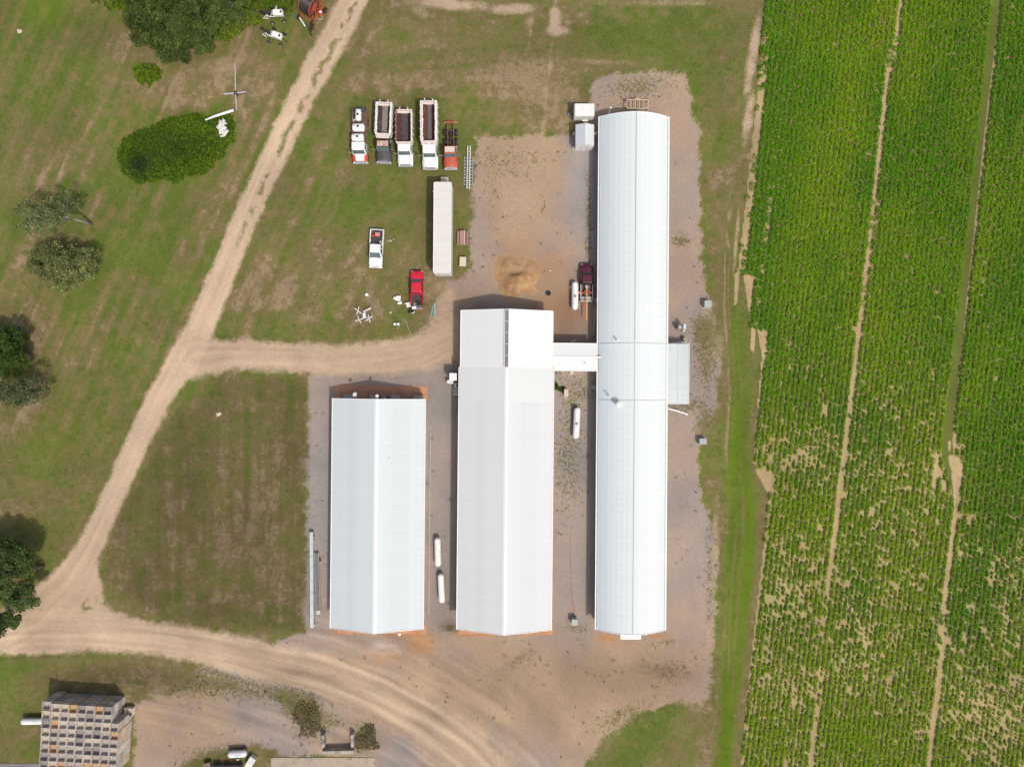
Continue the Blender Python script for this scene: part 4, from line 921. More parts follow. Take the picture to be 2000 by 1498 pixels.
def pickup(px, py, rz, col, label, hood, ws, roof, length, width=1.92, name='pickup_truck', rails=None, tailgate_down=False):
    """hood, ws (windscreen run), roof: lengths seen from above, front to back; local +y is forward, origin at the middle"""
    root = empty(name, P(px, py), rz, label, 'pickup')
    Pm = paint('paint_' + label.split()[0] + label.split()[1], col)
    f = length / 2; yb = f - hood; yr = yb - ws; yc = yr - roof; rear = -f; W = width
    # lower body of hood and cab
    def out(inset, y0, y1, rf): return rrect(W - 2 * inset, (y0 - y1) - inset, (rf, rf, 0.06, 0.06), 5, 0, (y0 + y1 - inset) / 2)
    b = MB(); b.rings(ringstack([(0.32, out(0.10, f - 0.06, yc, 0.42)), (0.50, out(0.02, f, yc, 0.45)), (0.80, out(0.0, f, yc, 0.48)), (0.98, out(0.06, f - 0.06, yc, 0.50)), (1.03, out(0.16, f - 0.16, yc, 0.45))]))
    body = b.build('body', Pm, root, smooth=False)
    # hood with a raised middle
    b = MB(); hw = W - 0.36
    b.rings([[(-hw / 2, y, 1.02), (-hw / 2 + 0.1, y, 1.02 + h), (-hw * 0.22, y, 1.03 + h), (0, y, 1.05 + h * 1.1), (hw * 0.22, y, 1.03 + h), (hw / 2 - 0.1, y, 1.02 + h), (hw / 2, y, 1.02)] for y, h in ((f - 0.22, 0.02), (f - 0.5, 0.07), (yb + 0.3, 0.10), (yb - 0.1, 0.11))])
    b.build('hood', Pm, root)
    # cab
    zc, zt = 1.03, 1.78
    b0 = rrect(W - 0.10, yb - yc, 0.10, 3, 0, (yb + yc) / 2); t0 = rrect(W - 0.46, yr - yc - 0.12, 0.14, 3, 0, (yr + yc + 0.08) / 2); t1 = rrect(W - 0.60, yr - yc - 0.34, 0.12, 3, 0, (yr + yc + 0.08) / 2)
    b = MB(); b.rings(ringstack([(zc, b0), (zt, t0), (zt + 0.05, t1)])); b.build('cab', Pm, root)
    # glass set 2 cm proud
    def pane(nm, quad, m=WIND):
        q = [Vector(p) for p in quad]; n = (q[1] - q[0]).cross(q[3] - q[0]).normalized()
        if n.z < 0: n = -n
        b = MB(); b.rings([[p + n * 0.008 for p in q], [p + n * 0.026 for p in q]]); b.build(nm, m, root)
    wb, wt = (W - 0.10) / 2, (W - 0.46) / 2
    lerp = lambda a, b_, t: a + (b_ - a) * t
    def fr(sx, t): return (sx * lerp(wb, wt, t) * 0.90, lerp(yb, yr - 0.06, t), lerp(zc, zt, t))
    pane('windscreen', [fr(-1, .10), fr(1, .10), fr(1, .92), fr(-1, .92)])
    def bk(sx, t): return (sx * lerp(wb, wt, t) * 0.82, lerp(yc, yc + 0.10, t), lerp(zc, zt, t))
    pane('rear_window', [bk(1, .25), bk(-1, .25), bk(-1, .85), bk(1, .85)], GLASS)
    ym = lerp(yr - 0.06, yc + 0.1, 0.52)
    for sx in (-1, 1):
        for ya, yb_ in ((lerp(yb, yr, .55), ym + 0.05), (ym - 0.05, yc + 0.22)):
            def sd(y, t): 
                yy = y if t < .5 else min(y, yr - 0.16)
                return (sx * lerp(wb, wt, t), yy, lerp(zc, zt, t))
            pane('side_window', [sd(ya, .22), sd(yb_, .22), sd(yb_, .86), sd(ya, .86)], GLASS)
        # mirror, door handle
        m_ = MB().box((sx * (W / 2 + 0.13), lerp(yb, yr, .45), 1.12), (0.24, 0.10, 0.17)).build('mirror', BLACK, root)
        MB().box((sx * (W / 2 + 0.005), ym + 0.12, 0.93), (0.03, 0.16, 0.04)).build('door_handle', BLACK, root)
        MB().box((sx * (W / 2 - 0.30), f - 0.10, 0.74), (0.36, 0.16, 0.18)).build('headlight', LAMPW, root)
        MB().box((sx * (W / 2 - 0.10), rear + 0.02, 0.82), (0.16, 0.06, 0.36)).build('tail_light', LAMPR, root)
    MB().box((0, f - 0.04, 0.74), (W - 1.0, 0.10, 0.22)).build('grille', BLACK, root)
    b = MB(); b.rings(ringstack([(0.38, rrect(W - 0.1, 0.24, 0.1, 3, 0, f - 0.01)), (0.56, rrect(W - 0.06, 0.28, 0.1, 3, 0, f - 0.01))])); b.build('front_bumper', Pm if rails is None else BLACK, root)
    MB().box((0, rear - 0.06, 0.50), (W - 0.12, 0.20, 0.16)).build('rear_bumper', CHROME, root)
    # load bed
    b = MB(); t = 0.11; bl = yc - rear; z0, z1 = 0.55, 1.08
    for sx in (-1, 1): b.b2((sx * (W / 2 - t), rear, 0.42), (sx * (W / 2), yc - 0.01, z1))
    b.b2((-W / 2 + t, yc - 0.09, z0), (W / 2 - t, yc - 0.01, z1))
    b.build('bed_side', Pm, root)
    MB().b2((-W / 2 + t, rear + 0.02, z0 - 0.05), (W / 2 - t, yc - 0.09, z0 + 0.02)).build('bed_floor', mat('bed_liner', (0.055, 0.05, 0.05), 0.9, var=0.3, scale=4) if rails is None else mat('worn_bed', (0.14, 0.125, 0.12), 0.9, var=0.3, scale=3), root)
    for sx in (-1, 1): MB().box((sx * (W / 2 - t - 0.14), rear + bl * 0.47, z0 + 0.12), (0.28, 0.9, 0.2)).build('wheel_well', mat('bed_liner', ()), root)
    if tailgate_down: MB().b2((-W / 2 + 0.1, rear - 0.52, z0 - 0.04), (W / 2 - 0.1, rear + 0.0, z0 + 0.03)).build('tailgate', mat('tailgate_inner', (0.20, 0.19, 0.19), 0.6), root)
    else: MB().b2((-W / 2 + 0.1, rear, z0), (W / 2 - 0.1, rear + 0.07, z1 - 0.02)).build('tailgate', Pm if rails is None else GREYM, root)
    for sx in (-1, 1):
        for y in (f - 0.95, rear + bl * 0.47): wheel(root, sx * (W / 2 - 0.14), y)
        if rails: MB().b2((sx * (W / 2 - 0.02), rear + 0.1, z1 + 0.02), (sx * (W / 2 - 0.12), yc - 0.1, z1 + 0.08)).build('bed_rail', mat('bed_rail', (0.5, 0.5, 0.5), 0.4), root)
    return root

wp = pickup(737, 487, math.pi - R(3), (0.80, 0.80, 0.80), 'white crew-cab pickup with a black load bed, alone on the lawn', 1.20, 0.78, 1.30, 5.55, 2.02)
rp = pickup(815.7, 565, R(0.6), (0.52, 0.018, 0.035), 'bright red pickup parked below the long trailer', 1.20, 0.62, 1.62, 5.25, 1.92, tailgate_down=True)
mp = pickup(1144.5, 553, R(-0.4), (0.075, 0.008, 0.020), 'dark maroon pickup with an orange crane in its bed', 1.25, 0.42, 1.35, 5.45, 1.88, rails=True)
def local(root, x, y, z): return root.matrix_basis @ Vector((x, y, z))
RED = paint('red_plastic', (0.55, 0.03, 0.02)); ORANGE = mat('orange_paint', (0.62, 0.16, 0.05), 0.5, var=0.12); YELL = mat('yellow_paint', (0.62, 0.42, 0.02), 0.5, var=0.12)
def fuel_can(loc, rz, m, label, s_=1.0):
    r = empty('fuel_can', loc, rz, label, 'fuel can')
    b = MB(); b.rings(ringstack([(0.0, rrect(.40 * s_, .28 * s_, .05)), (.30 * s_, rrect(.40 * s_, .28 * s_, .05)), (.36 * s_, rrect(.32 * s_, .22 * s_, .05))])); b.build('body', m, r)
    MB().tube([(-.12 * s_, 0, .36 * s_), (-.10 * s_, 0, .43 * s_), (.08 * s_, 0, .43 * s_), (.10 * s_, 0, .36 * s_)], .02 * s_).build('handle', m, r)
    MB().cyl((.14 * s_, 0, .35 * s_), (.17 * s_, 0, .45 * s_), .035 * s_).build('cap', TRIM, r)
    return r
PINK = mat('faded_red', (0.56, 0.20, 0.17), 0.6, var=0.12)
bx = empty('tool_box', local(wp, -0.10, -2.05, 0.57), wp.rotation_euler.z, 'faded red toolbox in the bed of the white pickup', 'toolbox')
MB().box((0, 0, .22), (.66, .5, .44), top=(.97, .97)).build('body', PINK, bx); MB().box((0, 0, .46), (.70, .54, .05)).build('lid', PINK, bx); MB().box((-.30, 0, .47), (.08, .5, .04)).build('latch', GREYM, bx)
fuel_can(local(wp, 0.52, -1.85, 0.57), wp.rotation_euler.z + .4, RED, 'small red fuel can in the bed of the white pickup')
def coil(loc, r, tr, m, name, label, cat, turns=3):
    b = MB(); b.tube([(loc[0] + r * math.cos(a), loc[1] + r * math.sin(a), loc[2] + tr + 0.05 * a / 6.28) for a in np.linspace(0, 6.28 * turns, 18 * turns)], tr, 6)
    return tag(b.build(name, m), label, cat)
coil(local(wp, -0.62, -0.95, 0.57), 0.17, 0.04, TRIM, 'hose_coil', 'white hose coil in the front corner of the white pickup bed', 'hose')
tag(MB().box((0, 0, .1), (.22, .16, .2), top=(.8, .8)).build('jug', TRIM, None, local(wp, 0.45, -0.78, 0.57)), 'small white jug behind the cab of the white pickup', 'jug')
# red pickup: tub, cans and cooler at the tailgate
b = MB(); b.revolve([(0, 0.22), (0.38, 0.28), (0.40, 0.30), (0.40, 0.26), (0.05, 0.20)], local(rp, 0.18, -2.22, 0.57), (0, 0, 1), 18)
tag(b.build('round_tub', BLACK), 'round black tub at the rear of the red pickup bed', 'tub')
fuel_can(local(rp, 0.42, -3.10, 0.0), .2, RED, 'red fuel can on the grass behind the red pickup', 1.25)
ck = empty('cooler', local(rp, -0.42, -2.85, 0.545), .1, 'white cooler on the open tailgate of the red pickup', 'cooler')
MB().box((0, 0, .17), (.56, .36, .34), top=(1.04, 1.04)).build('body', TRIM, ck); MB().box((0, 0, .37), (.60, .40, .06)).build('lid', paint('cooler_lid', (.72, .74, .80)), ck)
sk = empty('seed_sack', local(rp, -0.30, -2.25, 0.57), .3, 'olive sack in the bed of the red pickup', 'sack')
b = MB(); b.rings(ringstack([(0, rrect(.55, .38, .12)), (.14, rrect(.6, .42, .15)), (.24, rrect(.42, .26, .1))])); b.build('sack', mat('olive_cloth', (.22, .20, .09), .9), sk)
bk_ = empty('black_bag', P(801, 609), .3, 'black bag lying on the grass behind the red pickup', 'bag')
b = MB(); b.rings(ringstack([(0, rrect(.60, .40, .12)), (.2, rrect(.64, .44, .16)), (.32, rrect(.40, .26, .1))])); b.build('body', BLACK, bk_)
MB().tube([(-.15, 0, .3), (-.1, .05, .44), (.1, .05, .44), (.15, 0, .3)], .02).build('strap', BLACK, bk_)
# maroon pickup: truck-mounted post-hole crane
cr = empty('bed_crane', local(mp, 0, 0, 0.57), mp.rotation_euler.z, 'orange boom crane and tools in the bed of the maroon pickup', 'crane')
MB().cyl((-.06, -1.0, 0), (-.06, -1.0, .95), .12).build('column', ORANGE, cr); MB().box((-.06, -.78, .95), (.36, .34, .26)).build('head', TANW, cr)
MB().box((-.02, -3.35, .98), (.16, 4.9, .16), top=(.9, 1)).build('boom', mat('boom_orange', (.66, .27, .10), .6, var=.12, scale=.8), cr)
MB().tube([(.25, -1.2, .3), (.55, -1.5, .5), (.75, -1.7, .5)], .07).build('outrigger', ORANGE, cr); MB().tube([(-.3, -1.5, .4), (-.7, -1.65, .45), (-1.05, -1.6, .3)], .08).build('outrigger', ORANGE, cr)
MB().cyl((-1.15, -1.75, .25), (-1.15, -1.4, .25), .24, n=14).build('winch_drum', ORANGE, cr); MB().cyl((.45, -1.6, .3), (.8, -1.55, .3), .15).build('motor', RED, cr)
MB().box((0, -2.35, .15), (1.5, .4, .3)).build('tool_tray', GREYM, cr)
for i in range(5): MB().tube([(-.5 + .25 * i, -.9 - .05 * i, .1 + .05 * i), (-.3 + .22 * i, -2.0, .12 + .06 * i)], .035).build('rod', CHROME if i % 2 else BLACK, cr)
ah = empty('yellow_auger', P(1131.5, 588), 0, 'yellow auger lying between the propane tank and the maroon pickup', 'auger')
b = MB()
for i in range(40):
    a = i * .7; y = 1.2 - i * .055
    b.add([(0, y, .2), (.2 * math.cos(a), y - .01, .2 + .2 * math.sin(a)), (.2 * math.cos(a + .7), y - .06, .2 + .2 * math.sin(a + .7)), (0, y - .055, .2)], [(0, 1, 2, 3)])
b.build('flight', YELL, ah); MB().cyl((0, 1.3, .2), (0, -1.25, .2), .06).build('shaft', YELL, ah)

# ---- heavy trucks
def truck(px, py, rz, label, W, hood, cab, cols, length, hoodw=0.82, fend=None, mirror=True, roofm=None, tandem=True):
    """local origin at the front bumper on the ground, +y forward; everything behind is negative y"""
    root = empty('farm_truck', P(px, py), rz, label, 'truck')
    hm, cm = cols; fm = fend or hm; roofm = roofm or cm
    wf = W * hoodw
    b = MB(); b.rings([[(-wf * k / 2, y, 1.0), (-wf * k / 2, y, z - .18), (-wf * k * .36, y, z), (0, y, z + .05), (wf * k * .36, y, z), (wf * k / 2, y, z - .18), (wf * k / 2, y, 1.0)] for y, k, z in ((-0.12, .86, 1.45), (-0.4, .94, 1.60), (-hood * .8, 1.0, 1.72), (-hood - .1, 1.03, 1.78))])
    b.build('hood', hm, root)
    for s_ in (-1, 1):
        b = MB()
        b.rings([[(s_ * (wf / 2 - .10), y, zb), (s_ * W / 2 * k, y, zb), (s_ * W / 2 * k, y, z - .12), (s_ * (W / 2 * k - .14), y, z), (s_ * (wf / 2 - .10), y, z + .03)] for y, z, k, zb in ((-.10, .95, .90, .55), (-.45, 1.18, .98, .6), (-1.0, 1.25, 1, 1.0), (-hood - .05, 1.05, .98, .7))])
        b.build('fender', fm, root)
        MB().box((s_ * (W / 2 - .26), -.06, .92), (.24, .14, .22)).build('headlight', LAMPW, root)
    MB().box((0, -.10, 1.18), (wf * .72, .06, .55)).build('grille', CHROME if hm is not BLACK else BLACK, root)
    b = MB(); b.rings(ringstack([(.45, rrect(W, .26, .08, 3, 0, -.02)), (.78, rrect(W, .26, .08, 3, 0, -.02))])); b.build('bumper', CHROME if fend is None else GREYM, root)
    yc = -hood
    cw = W * .86
    b = MB(); b.rings(ringstack([(.75, rrect(cw, cab + .35, .10, 3, 0, yc - cab / 2 + .17)), (1.75, rrect(cw, cab + .35, .10, 3, 0, yc - cab / 2 + .17)), (2.55, rrect(cw * .93, cab - .08, .12, 3, 0, yc - cab / 2 - .02)), (2.62, rrect(cw * .84, cab - .25, .10, 3, 0, yc - cab / 2 - .02))])); b.build('cab', cm, root)
    MB().box((0, yc - cab / 2 - .02, 2.63), (cw * .80, cab - .30, .03)).build('cab_roof', roofm, root)
    def pane(nm, q):
        q = [Vector(p) for p in q]; n = (q[1] - q[0]).cross(q[3] - q[0]).normalized()
        if n.z < 0: n = -n
        b = MB(); b.rings([[p + n * .008 for p in q], [p + n * .026 for p in q]]); b.build(nm, WIND, root)
    pane('windscreen', [(-cw * .45, yc + .32, 1.82), (cw * .45, yc + .32, 1.82), (cw * .42, yc - .03, 2.46), (-cw * .42, yc - .03, 2.46)])
    for s_ in (-1, 1):
        MB().box((s_ * (cw * .485 + .01), yc - cab * .42, 2.1), (.03, cab * .55, .5)).build('side_window', GLASS, root)
        if mirror:
            m_ = MB().tube([(s_ * cw * .48, yc + .05, 1.7), (s_ * (W / 2 + .22), yc + .15, 1.9), (s_ * (W / 2 + .24), yc + .18, 2.2)], .03).build('mirror_arm', CHROME, root)
            MB().box((s_ * (W / 2 + .26), yc + .18, 2.05), (.20, .10, .42)).build('mirror', CHROME, m_)
        MB().box((s_ * cw * .40, yc + .02, 2.66), (.10, .12, .08)).build('roof_lamp', mat('amber', (.5, .22, .02), .3), root)
        MB().cyl((s_ * (W / 2 - .32), yc - cab * .2, .72), (s_ * (W / 2 - .32), yc - cab - .5, .72), .27, n=14).build('fuel_tank', CHROME, root)
        MB().b2((s_ * .38, -.4, .75), (s_ * .50, -length, 1.0)).build('frame_rail', mat('frame_rust', (.16, .075, .04), .8, var=.3, scale=3), root)
        wheel(root, s_ * (W / 2 - .20), -.95, .50, .30)
        for y in ((-length + 1.5, -length + 2.85) if tandem else (-length + 1.9,)):
            wheel(root, s_ * (W / 2 - .16), y, .50, .28); wheel(root, s_ * (W / 2 - .50), y, .50, .28)
    n = max(3, int(length / 1.2))
    for i in range(n): MB().box((0, -hood - cab * .5 - i * (length - hood - cab * .5 - .15) / (n - 1), .88), (.78, .12, .16)).build('cross_member', mat('frame_rust', ()), root)
    return root
RUSTD = mat('dark_rusty_steel', (.060, .043, .038), .85, var=.35, scale=2.0, col2=(.11, .085, .07), amt2=.5, scale2=1.0)
RUSTR = mat('red_rusty_steel', (.150, .052, .028), .85, var=.3, scale=2.0, col2=(.07, .035, .025), amt2=.5, scale2=1.0)
PLATE = mat('worn_floor_plate', (.14, .14, .145), .55, .3, var=.3, scale=3)
DUMPW = mat('chalky_white_paint', (.66, .64, .61), .65, var=.10, scale=3, col2=(.45, .36, .30), amt2=.15, scale2=3)
PINKW = mat('pinkish_primer', (.60, .52, .48), .7, var=.1, scale=3)
def dump_body(root, y0, y1, W, inner, plate, zt=2.7, rim=.22, pw=.42, wallm=DUMPW, side_l=None, tarp=0, shield=.6, arms=True):
    yc = (y0 + y1) / 2; L_ = y0 - y1; z0 = 1.05
    for s_ in (-1, 1):
        b = MB(); m_ = wallm if not (side_l and s_ > 0) else side_l
        b.rings([[(s_ * (W / 2 - .10), y, z0 + .1), (s_ * W / 2, y, z0 + .3), (s_ * W / 2, y, zt), (s_ * (W / 2 - rim), y, zt), (s_ * (W / 2 - rim), y, zt - .12), (s_ * (W / 2 - .14), y, zt - .3), (s_ * (W / 2 - .35), y, z0 + .3)] for y in (y0, y1)])
        b.build('side_wall', m_, root)
        MB().b2((s_ * (W / 2 - .16), y0 - .1, zt - .35), (s_ * (W / 2 - .13), y1 + .1, zt - .40)).build('liner', inner, root)
        for i in range(5): MB().box((s_ * (W / 2 + .04), y0 - (i + .5) * L_ / 5, (zt + z0) / 2 + .1), (.08, .14, zt - z0 - .3)).build('stake', wallm, root)
        b = MB(); b.add([(s_ * (W / 2 - .13), y0 - .08, zt - .28), (s_ * (W / 2 - .13), y1 + .08, zt - .28), (s_ * pw, y1 + .08, z0 + .32), (s_ * pw, y0 - .08, z0 + .32)], [(0, 1, 2, 3)]); b.build('inner_lining', inner, root)
    MB().b2((-pw - .03, y0 - .06, z0 + .22), (pw + .03, y1 + .06, z0 + .30)).build('floor_plate', plate, root)
    MB().b2((-W / 2 + .1, y0 - .02, z0), (W / 2 - .1, y0 + .08, zt + .02)).build('front_wall', wallm, root)
    MB().b2((-W / 2 + rim, y1 - .0, z0 + .2), (W / 2 - rim, y1 + .16, zt - .02)).build('tailgate', PINKW, root)
    MB().b2((-W / 2 + rim - .02, y1 + .16, zt - .42), (W / 2 - rim + .02, y1 + .42, zt - .40)).build('tail_lip', PINKW, root)
    if shield: 
        b = MB(); b.rings([[(-W / 2 + .06, y0 + .06, z), (W / 2 - .06, y0 + .06, z), (W / 2 - .32, y0 + shield, z + .05), (-W / 2 + .32, y0 + shield, z + .05)] for z in (zt - .02, zt + .04)]); b.build('cab_shield', PINKW if wallm is DUMPW else wallm, root)
    if arms:
        for s_ in (-1, 1): MB().tube([(s_ * .55, y1 + .1, zt), (s_ * .62, y1 - .15, zt + .02), (s_ * .50, y1 - .32, zt - .1)], .06).build('hinge_arm', TRIM, root)
    if tarp:
        sx = tarp; pts = []; rr_ = []
        for i in range(26):
            y = y0 - .1 - i * (L_ - .2) / 25; pts.append((sx * (W / 2 - rim - .02 + random.uniform(-.05, .05)), y, zt + .05)); rr_.append(random.uniform(.05, .15))
        MB().tube(pts, rr_, 7).build('rolled_tarp', TRIM, root)
        pts = [(-sx * (W / 2 - rim + .02 + random.uniform(-.03, .03)), y0 - .1 - i * (L_ - .2) / 19, zt + .03) for i in range(20)]
        MB().tube(pts, [random.uniform(.03, .08) for _ in pts], 6).build('tarp_edge', TRIM, root)
RZ = math.pi
# 1 red and white flatbed with three white tanks
REDP = paint('fire_red', (.50, .035, .03)); WHT = paint('truck_white', (.80, .80, .79), var=.03)
t1 = truck(706.5, 322, RZ + R(.6), 'red and white flatbed truck carrying three white tanks', 2.35, 1.35, 1.25, (WHT, WHT), 8.0, .60, REDP, tandem=False)
PLANK = mat('brown_bed_plank', (.115, .072, .055), .9, var=.25, scale=3, rnd=.25)
for i in range(24): MB().box((0, -2.75 - i * .218, 1.20), (2.16, .205, .07)).build('bed_plank', PLANK, t1)
for s_ in (-1, 1): MB().b2((s_ * 1.08, -2.64, 1.06), (s_ * 1.17, -7.95, 1.26)).build('bed_side_rail', mat('frame_rust', ()), t1)
def tank(root_loc, rz, L_, r, ax, label, name='spray_tank', group=None):
    rt = empty(name, root_loc, rz, label, 'tank', group)
    d = Vector((1, 0, 0)) if ax == 'x' else Vector((0, 1, 0))
    b = MB(); b.revolve([(-L_ / 2, .05), (-L_ / 2 + .02, r * .55), (-L_ / 2 + .10, r * .86), (-L_ / 2 + .22, r), (-L_ / 6, r), (-L_ / 6 + .02, r * 1.02), (-L_ / 6 + .06, r * 1.02), (-L_ / 6 + .08, r), (L_ / 6 - .08, r), (L_ / 6 - .06, r * 1.02), (L_ / 6 - .02, r * 1.02), (L_ / 6, r), (L_ / 2 - .22, r), (L_ / 2 - .10, r * .86), (L_ / 2 - .02, r * .55), (L_ / 2, .05)], (0, 0, r + .12), d, 22)
    b.build('shell', mat('tank_plastic', (.74, .74, .70), .5, var=.04), rt, smooth=True)
    MB().cyl((0, 0, 2 * r + .10), (0, 0, 2 * r + .19), .17, n=14).build('lid', BLACK, rt)
    for s_ in (-1, 1): MB().box(tuple(d * s_ * L_ * .28) [:2] + (.12,), (.16 if ax == 'x' else 1.5 * r, 1.5 * r if ax == 'x' else .16, .24)).build('saddle', mat('frame_rust', ()), rt)
    return rt
tank(local(t1, .12, -3.35, 1.235), RZ, 1.85, .60, 'x', 'white tank right behind the cab of the red and white truck')
tank(local(t1, 0, -4.85, 1.235), RZ, 1.85, .60, 'x', 'middle white tank on the red and white truck bed')
tank(local(t1, .05, -6.75, 1.235), RZ, 1.75, .45, 'y', 'lengthwise white tank at the rear of the red and white truck')
pm = empty('spray_pump', local(t1, .78, -6.6, 1.235), 0, 'small pump with hoses beside the rear tank of the red and white truck', 'pump')
MB().cyl((0, -.2, .2), (0, .3, .2), .16).build('motor', BLACK, pm); MB().box((0, 0, .04), (.5, .8, .08)).build('base', GREYM, pm); MB().tube([(0, .3, .3), (.2, .5, .4), (.1, .8, .3), (-.3, 1.0, .35)], .05).build('hose', RUBBER, pm); MB().tube([(0, -.3, .3), (.15, -.45, .35), (-.1, -.6, .25)], .05).build('hose', TRIM, pm)
MB().b2((-.9, -7.85, 1.24), (.6, -7.45, 1.7)).build('tool_locker', mat('navy_steel', (.05, .06, .09), .6), t1)
# 2 white dump truck with a black cab and rusty roof
BLK = paint('faded_black_paint', (.060, .064, .058), rough=.45, var=.2)
t2 = truck(752, 322, RZ + R(-2.2), 'dump truck with a black hood and a rust-stained grey cab roof', 2.30, 1.75, 1.10, (BLK, BLK), 8.3, .82, None, roofm=mat('rusty_roof', (.50, .47, .44), .7, var=.1, scale=2, col2=(.40, .13, .03), amt2=.85, scale2=1.6))
dump_body(t2, -3.75, -8.35, 2.40, RUSTD, mat('worn_grey_floor', (.22, .195, .175), .8, var=.35, scale=3), 2.75, .24, tarp=1, shield=.75)
# 3 dump truck with red-brown sides
t3 = truck(794, 328, RZ + R(.3), 'white-cabbed dump truck with a red-brown tipper body', 2.30, 1.65, 1.25, (WHT, WHT), 7.9, .90)
dump_body(t3, -3.0, -7.75, 2.42, mat('maroon_steel', (.085, .035, .032), .85, var=.25, scale=2), mat('bare_steel_floor', (.085, .08, .08), .5, .3, var=.3, scale=2), 2.7, .16, side_l=mat('maroon_outer', (.26, .10, .09), .7, var=.15), shield=.42)
# 4 largest dump truck
t4 = truck(842, 334, RZ + R(.4), 'largest white dump truck with a long rust-red tipper body', 2.36, 1.80, 1.35, (WHT, WHT), 9.5, .86)
dump_body(t4, -3.55, -9.45, 2.46, RUSTR, PLATE, 2.85, .30, pw=.27, tarp=1, shield=0)
MB().b2((-1.1, -3.45, 2.60), (1.1, -3.0, 2.68)).build('cab_shield', PINKW, t4)
for x in (-.45, .45): MB().cyl((x, -3.25, 2.68), (x, -3.1, 2.75), .05).build('shield_lamp', BLACK, t4)
for x in (-.35, 0, .35): MB().box((x, -2.5, 2.68), (.08, .16, .06)).build('roof_marker', GREYM, t4)
# 5 red cab and chassis
FRED = mat('faded_red_paint', (.42, .075, .045), .5, var=.12, scale=2)
t5 = truck(881.5, 334, RZ + R(.2), 'red truck cab with a bare rusty chassis and no body', 2.05, 1.80, 1.10, (FRED, FRED), 7.0, .84, None, roofm=mat('pale_roof', (.56, .50, .46), .6, var=.08))
MB().box((0, -6.95, .95), (1.35, .22, .25)).build('rear_beam', FRED, t5)
for s_ in (-1, 1): MB().box((s_ * .75, -6.9, .95), (.3, .08, .1)).build('tail_light', LAMPW, t5)
MB().cyl((-.0, -4.0, 1.0), (0, -4.6, 1.0), .2).build('transfer_case', BLACK, t5); MB().cyl((0, -5.0, .9), (0, -5.6, .9), .22).build('axle_housing', BLACK, t5)

# ---- long box trailer
st = empty('box_trailer', P(869, 455), R(-.45), 'long white semi-trailer parked on the lawn', 'trailer')
TW, TL, TZ = 2.56, 13.1, 3.95
TRW = mat('trailer_roof', (.60, .59, .54), .55, var=.04, scale=.5)
b = MB(); b.rings(ringstack([(1.15, rrect(TW, TL, (.25, .25, .02, .02), 3)), (TZ - .05, rrect(TW, TL, (.25, .25, .02, .02), 3))])); b.build('box', mat('trailer_side', (.60, .60, .57), .5, var=.05), st)
n = 11
for i in range(n): MB().box((0, TL / 2 - .04 - (i + .5) * (TL - .1) / n, TZ - .035), (TW - .10, (TL - .1) / n - .012, .04)).build('roof_sheet', TRW, st)
for s_ in (-1, 1): MB().box((s_ * (TW / 2 - .02), 0, TZ - .03), (.08, TL - .3, .10)).build('top_rail', TRIM, st); MB().b2((s_ * (TW / 2 + .01), -TL / 2 + .3, 1.1), (s_ * (TW / 2 - .06), TL / 2 - .4, 1.25)).build('side_rail', GREYM, st)
for s_ in (-1, 1):
    d = MB().box((s_ * TW / 4, -TL / 2 - .03, 2.5), (TW / 2 - .06, .05, 2.5)).build('rear_door', TRIM, st)
    MB().cyl((s_ * TW / 4, -TL / 2 - .09, 1.2), (s_ * TW / 4, -TL / 2 - .09, 3.7), .03).build('lock_rod', GREYM, d)
    for y in (-TL / 2 + 1.2, -TL / 2 + 2.4): wheel(st, s_ * (TW / 2 - .16), y, .50, .28); wheel(st, s_ * (TW / 2 - .48), y, .5, .28)
    MB().b2((s_ * .75, TL / 2 - 2.6, 0), (s_ * .9, TL / 2 - 2.4, 1.15)).build('landing_leg', GREYM, st)
MB().b2((-1.2, -TL / 2 - .1, .55), (1.2, -TL / 2, .7)).build('bumper_bar', GREYM, st)
sp_ = empty('wooden_step', P(869.5, 357.5), R(-.4), 'pale wooden platform at the front end of the semi-trailer', 'platform')
for i in range(6): MB().box((-.475 + i * .19, 0, 1.0), (.18, 1.15, .06)).build('plank', mat('grey_pine', (.44, .37, .31), .85, var=.15, scale=3, rnd=.1), sp_)
for x in (-.45, .45):
    for y in (-.45, .45): MB().box((x, y, .49), (.09, .09, .97)).build('leg', TANW, sp_)

# ---- enclosed cargo trailer and garden shed by the right building
ct = empty('cargo_trailer', P(1138.5, 226), 0, 'small white enclosed cargo trailer with a roof hatch', 'trailer')
CW = mat('caravan_white', (.70, .70, .66), .5, var=.04)
b = MB(); b.rings(ringstack([(.45, rrect(2.95, 1.85, .08, 3)), (1.0, rrect(3.0, 1.9, .10, 3)), (2.25, rrect(2.95, 1.85, .14, 3)), (2.36, rrect(2.75, 1.66, .14, 3))])); body = b.build('body', CW, ct)
MB().box((-.05, .05, 2.40), (.42, .42, .08)).build('roof_hatch', TRIM, ct)
for a in (-1, 1): MB().tube([(-1.45, a * .55, .45), (-2.35, 0, .45)], .05).build('tongue', GREYM, ct)
MB().cyl((-2.3, 0, 0), (-2.3, 0, .5), .05).build('jack', GREYM, ct)
for a in (-1, 1):
    w_ = MB(); w_.revolve([(-.1, .2), (-.1, .30), (.1, .30), (.1, .2)], (.25, a * .98, .30), (0, 1, 0), 16); w_ = w_.build('wheel', RUBBER, ct); b = MB(); b.revolve([(.08, .02), (.12, .19)], (.25, a * .98, .3), (0, a, 0), 12); b.build('rim', TRIM, w_)
    MB().box((.25, a * 1.0, .66), (.85, .22, .08)).build('mudguard', CW, ct)
gs = empty('garden_shed', P(1139.5, 275), 0, 'small white gable-roofed garden shed with an open door flap', 'shed')
sw, sl, z0, z1 = 2.72, 3.15, 2.05, 2.75
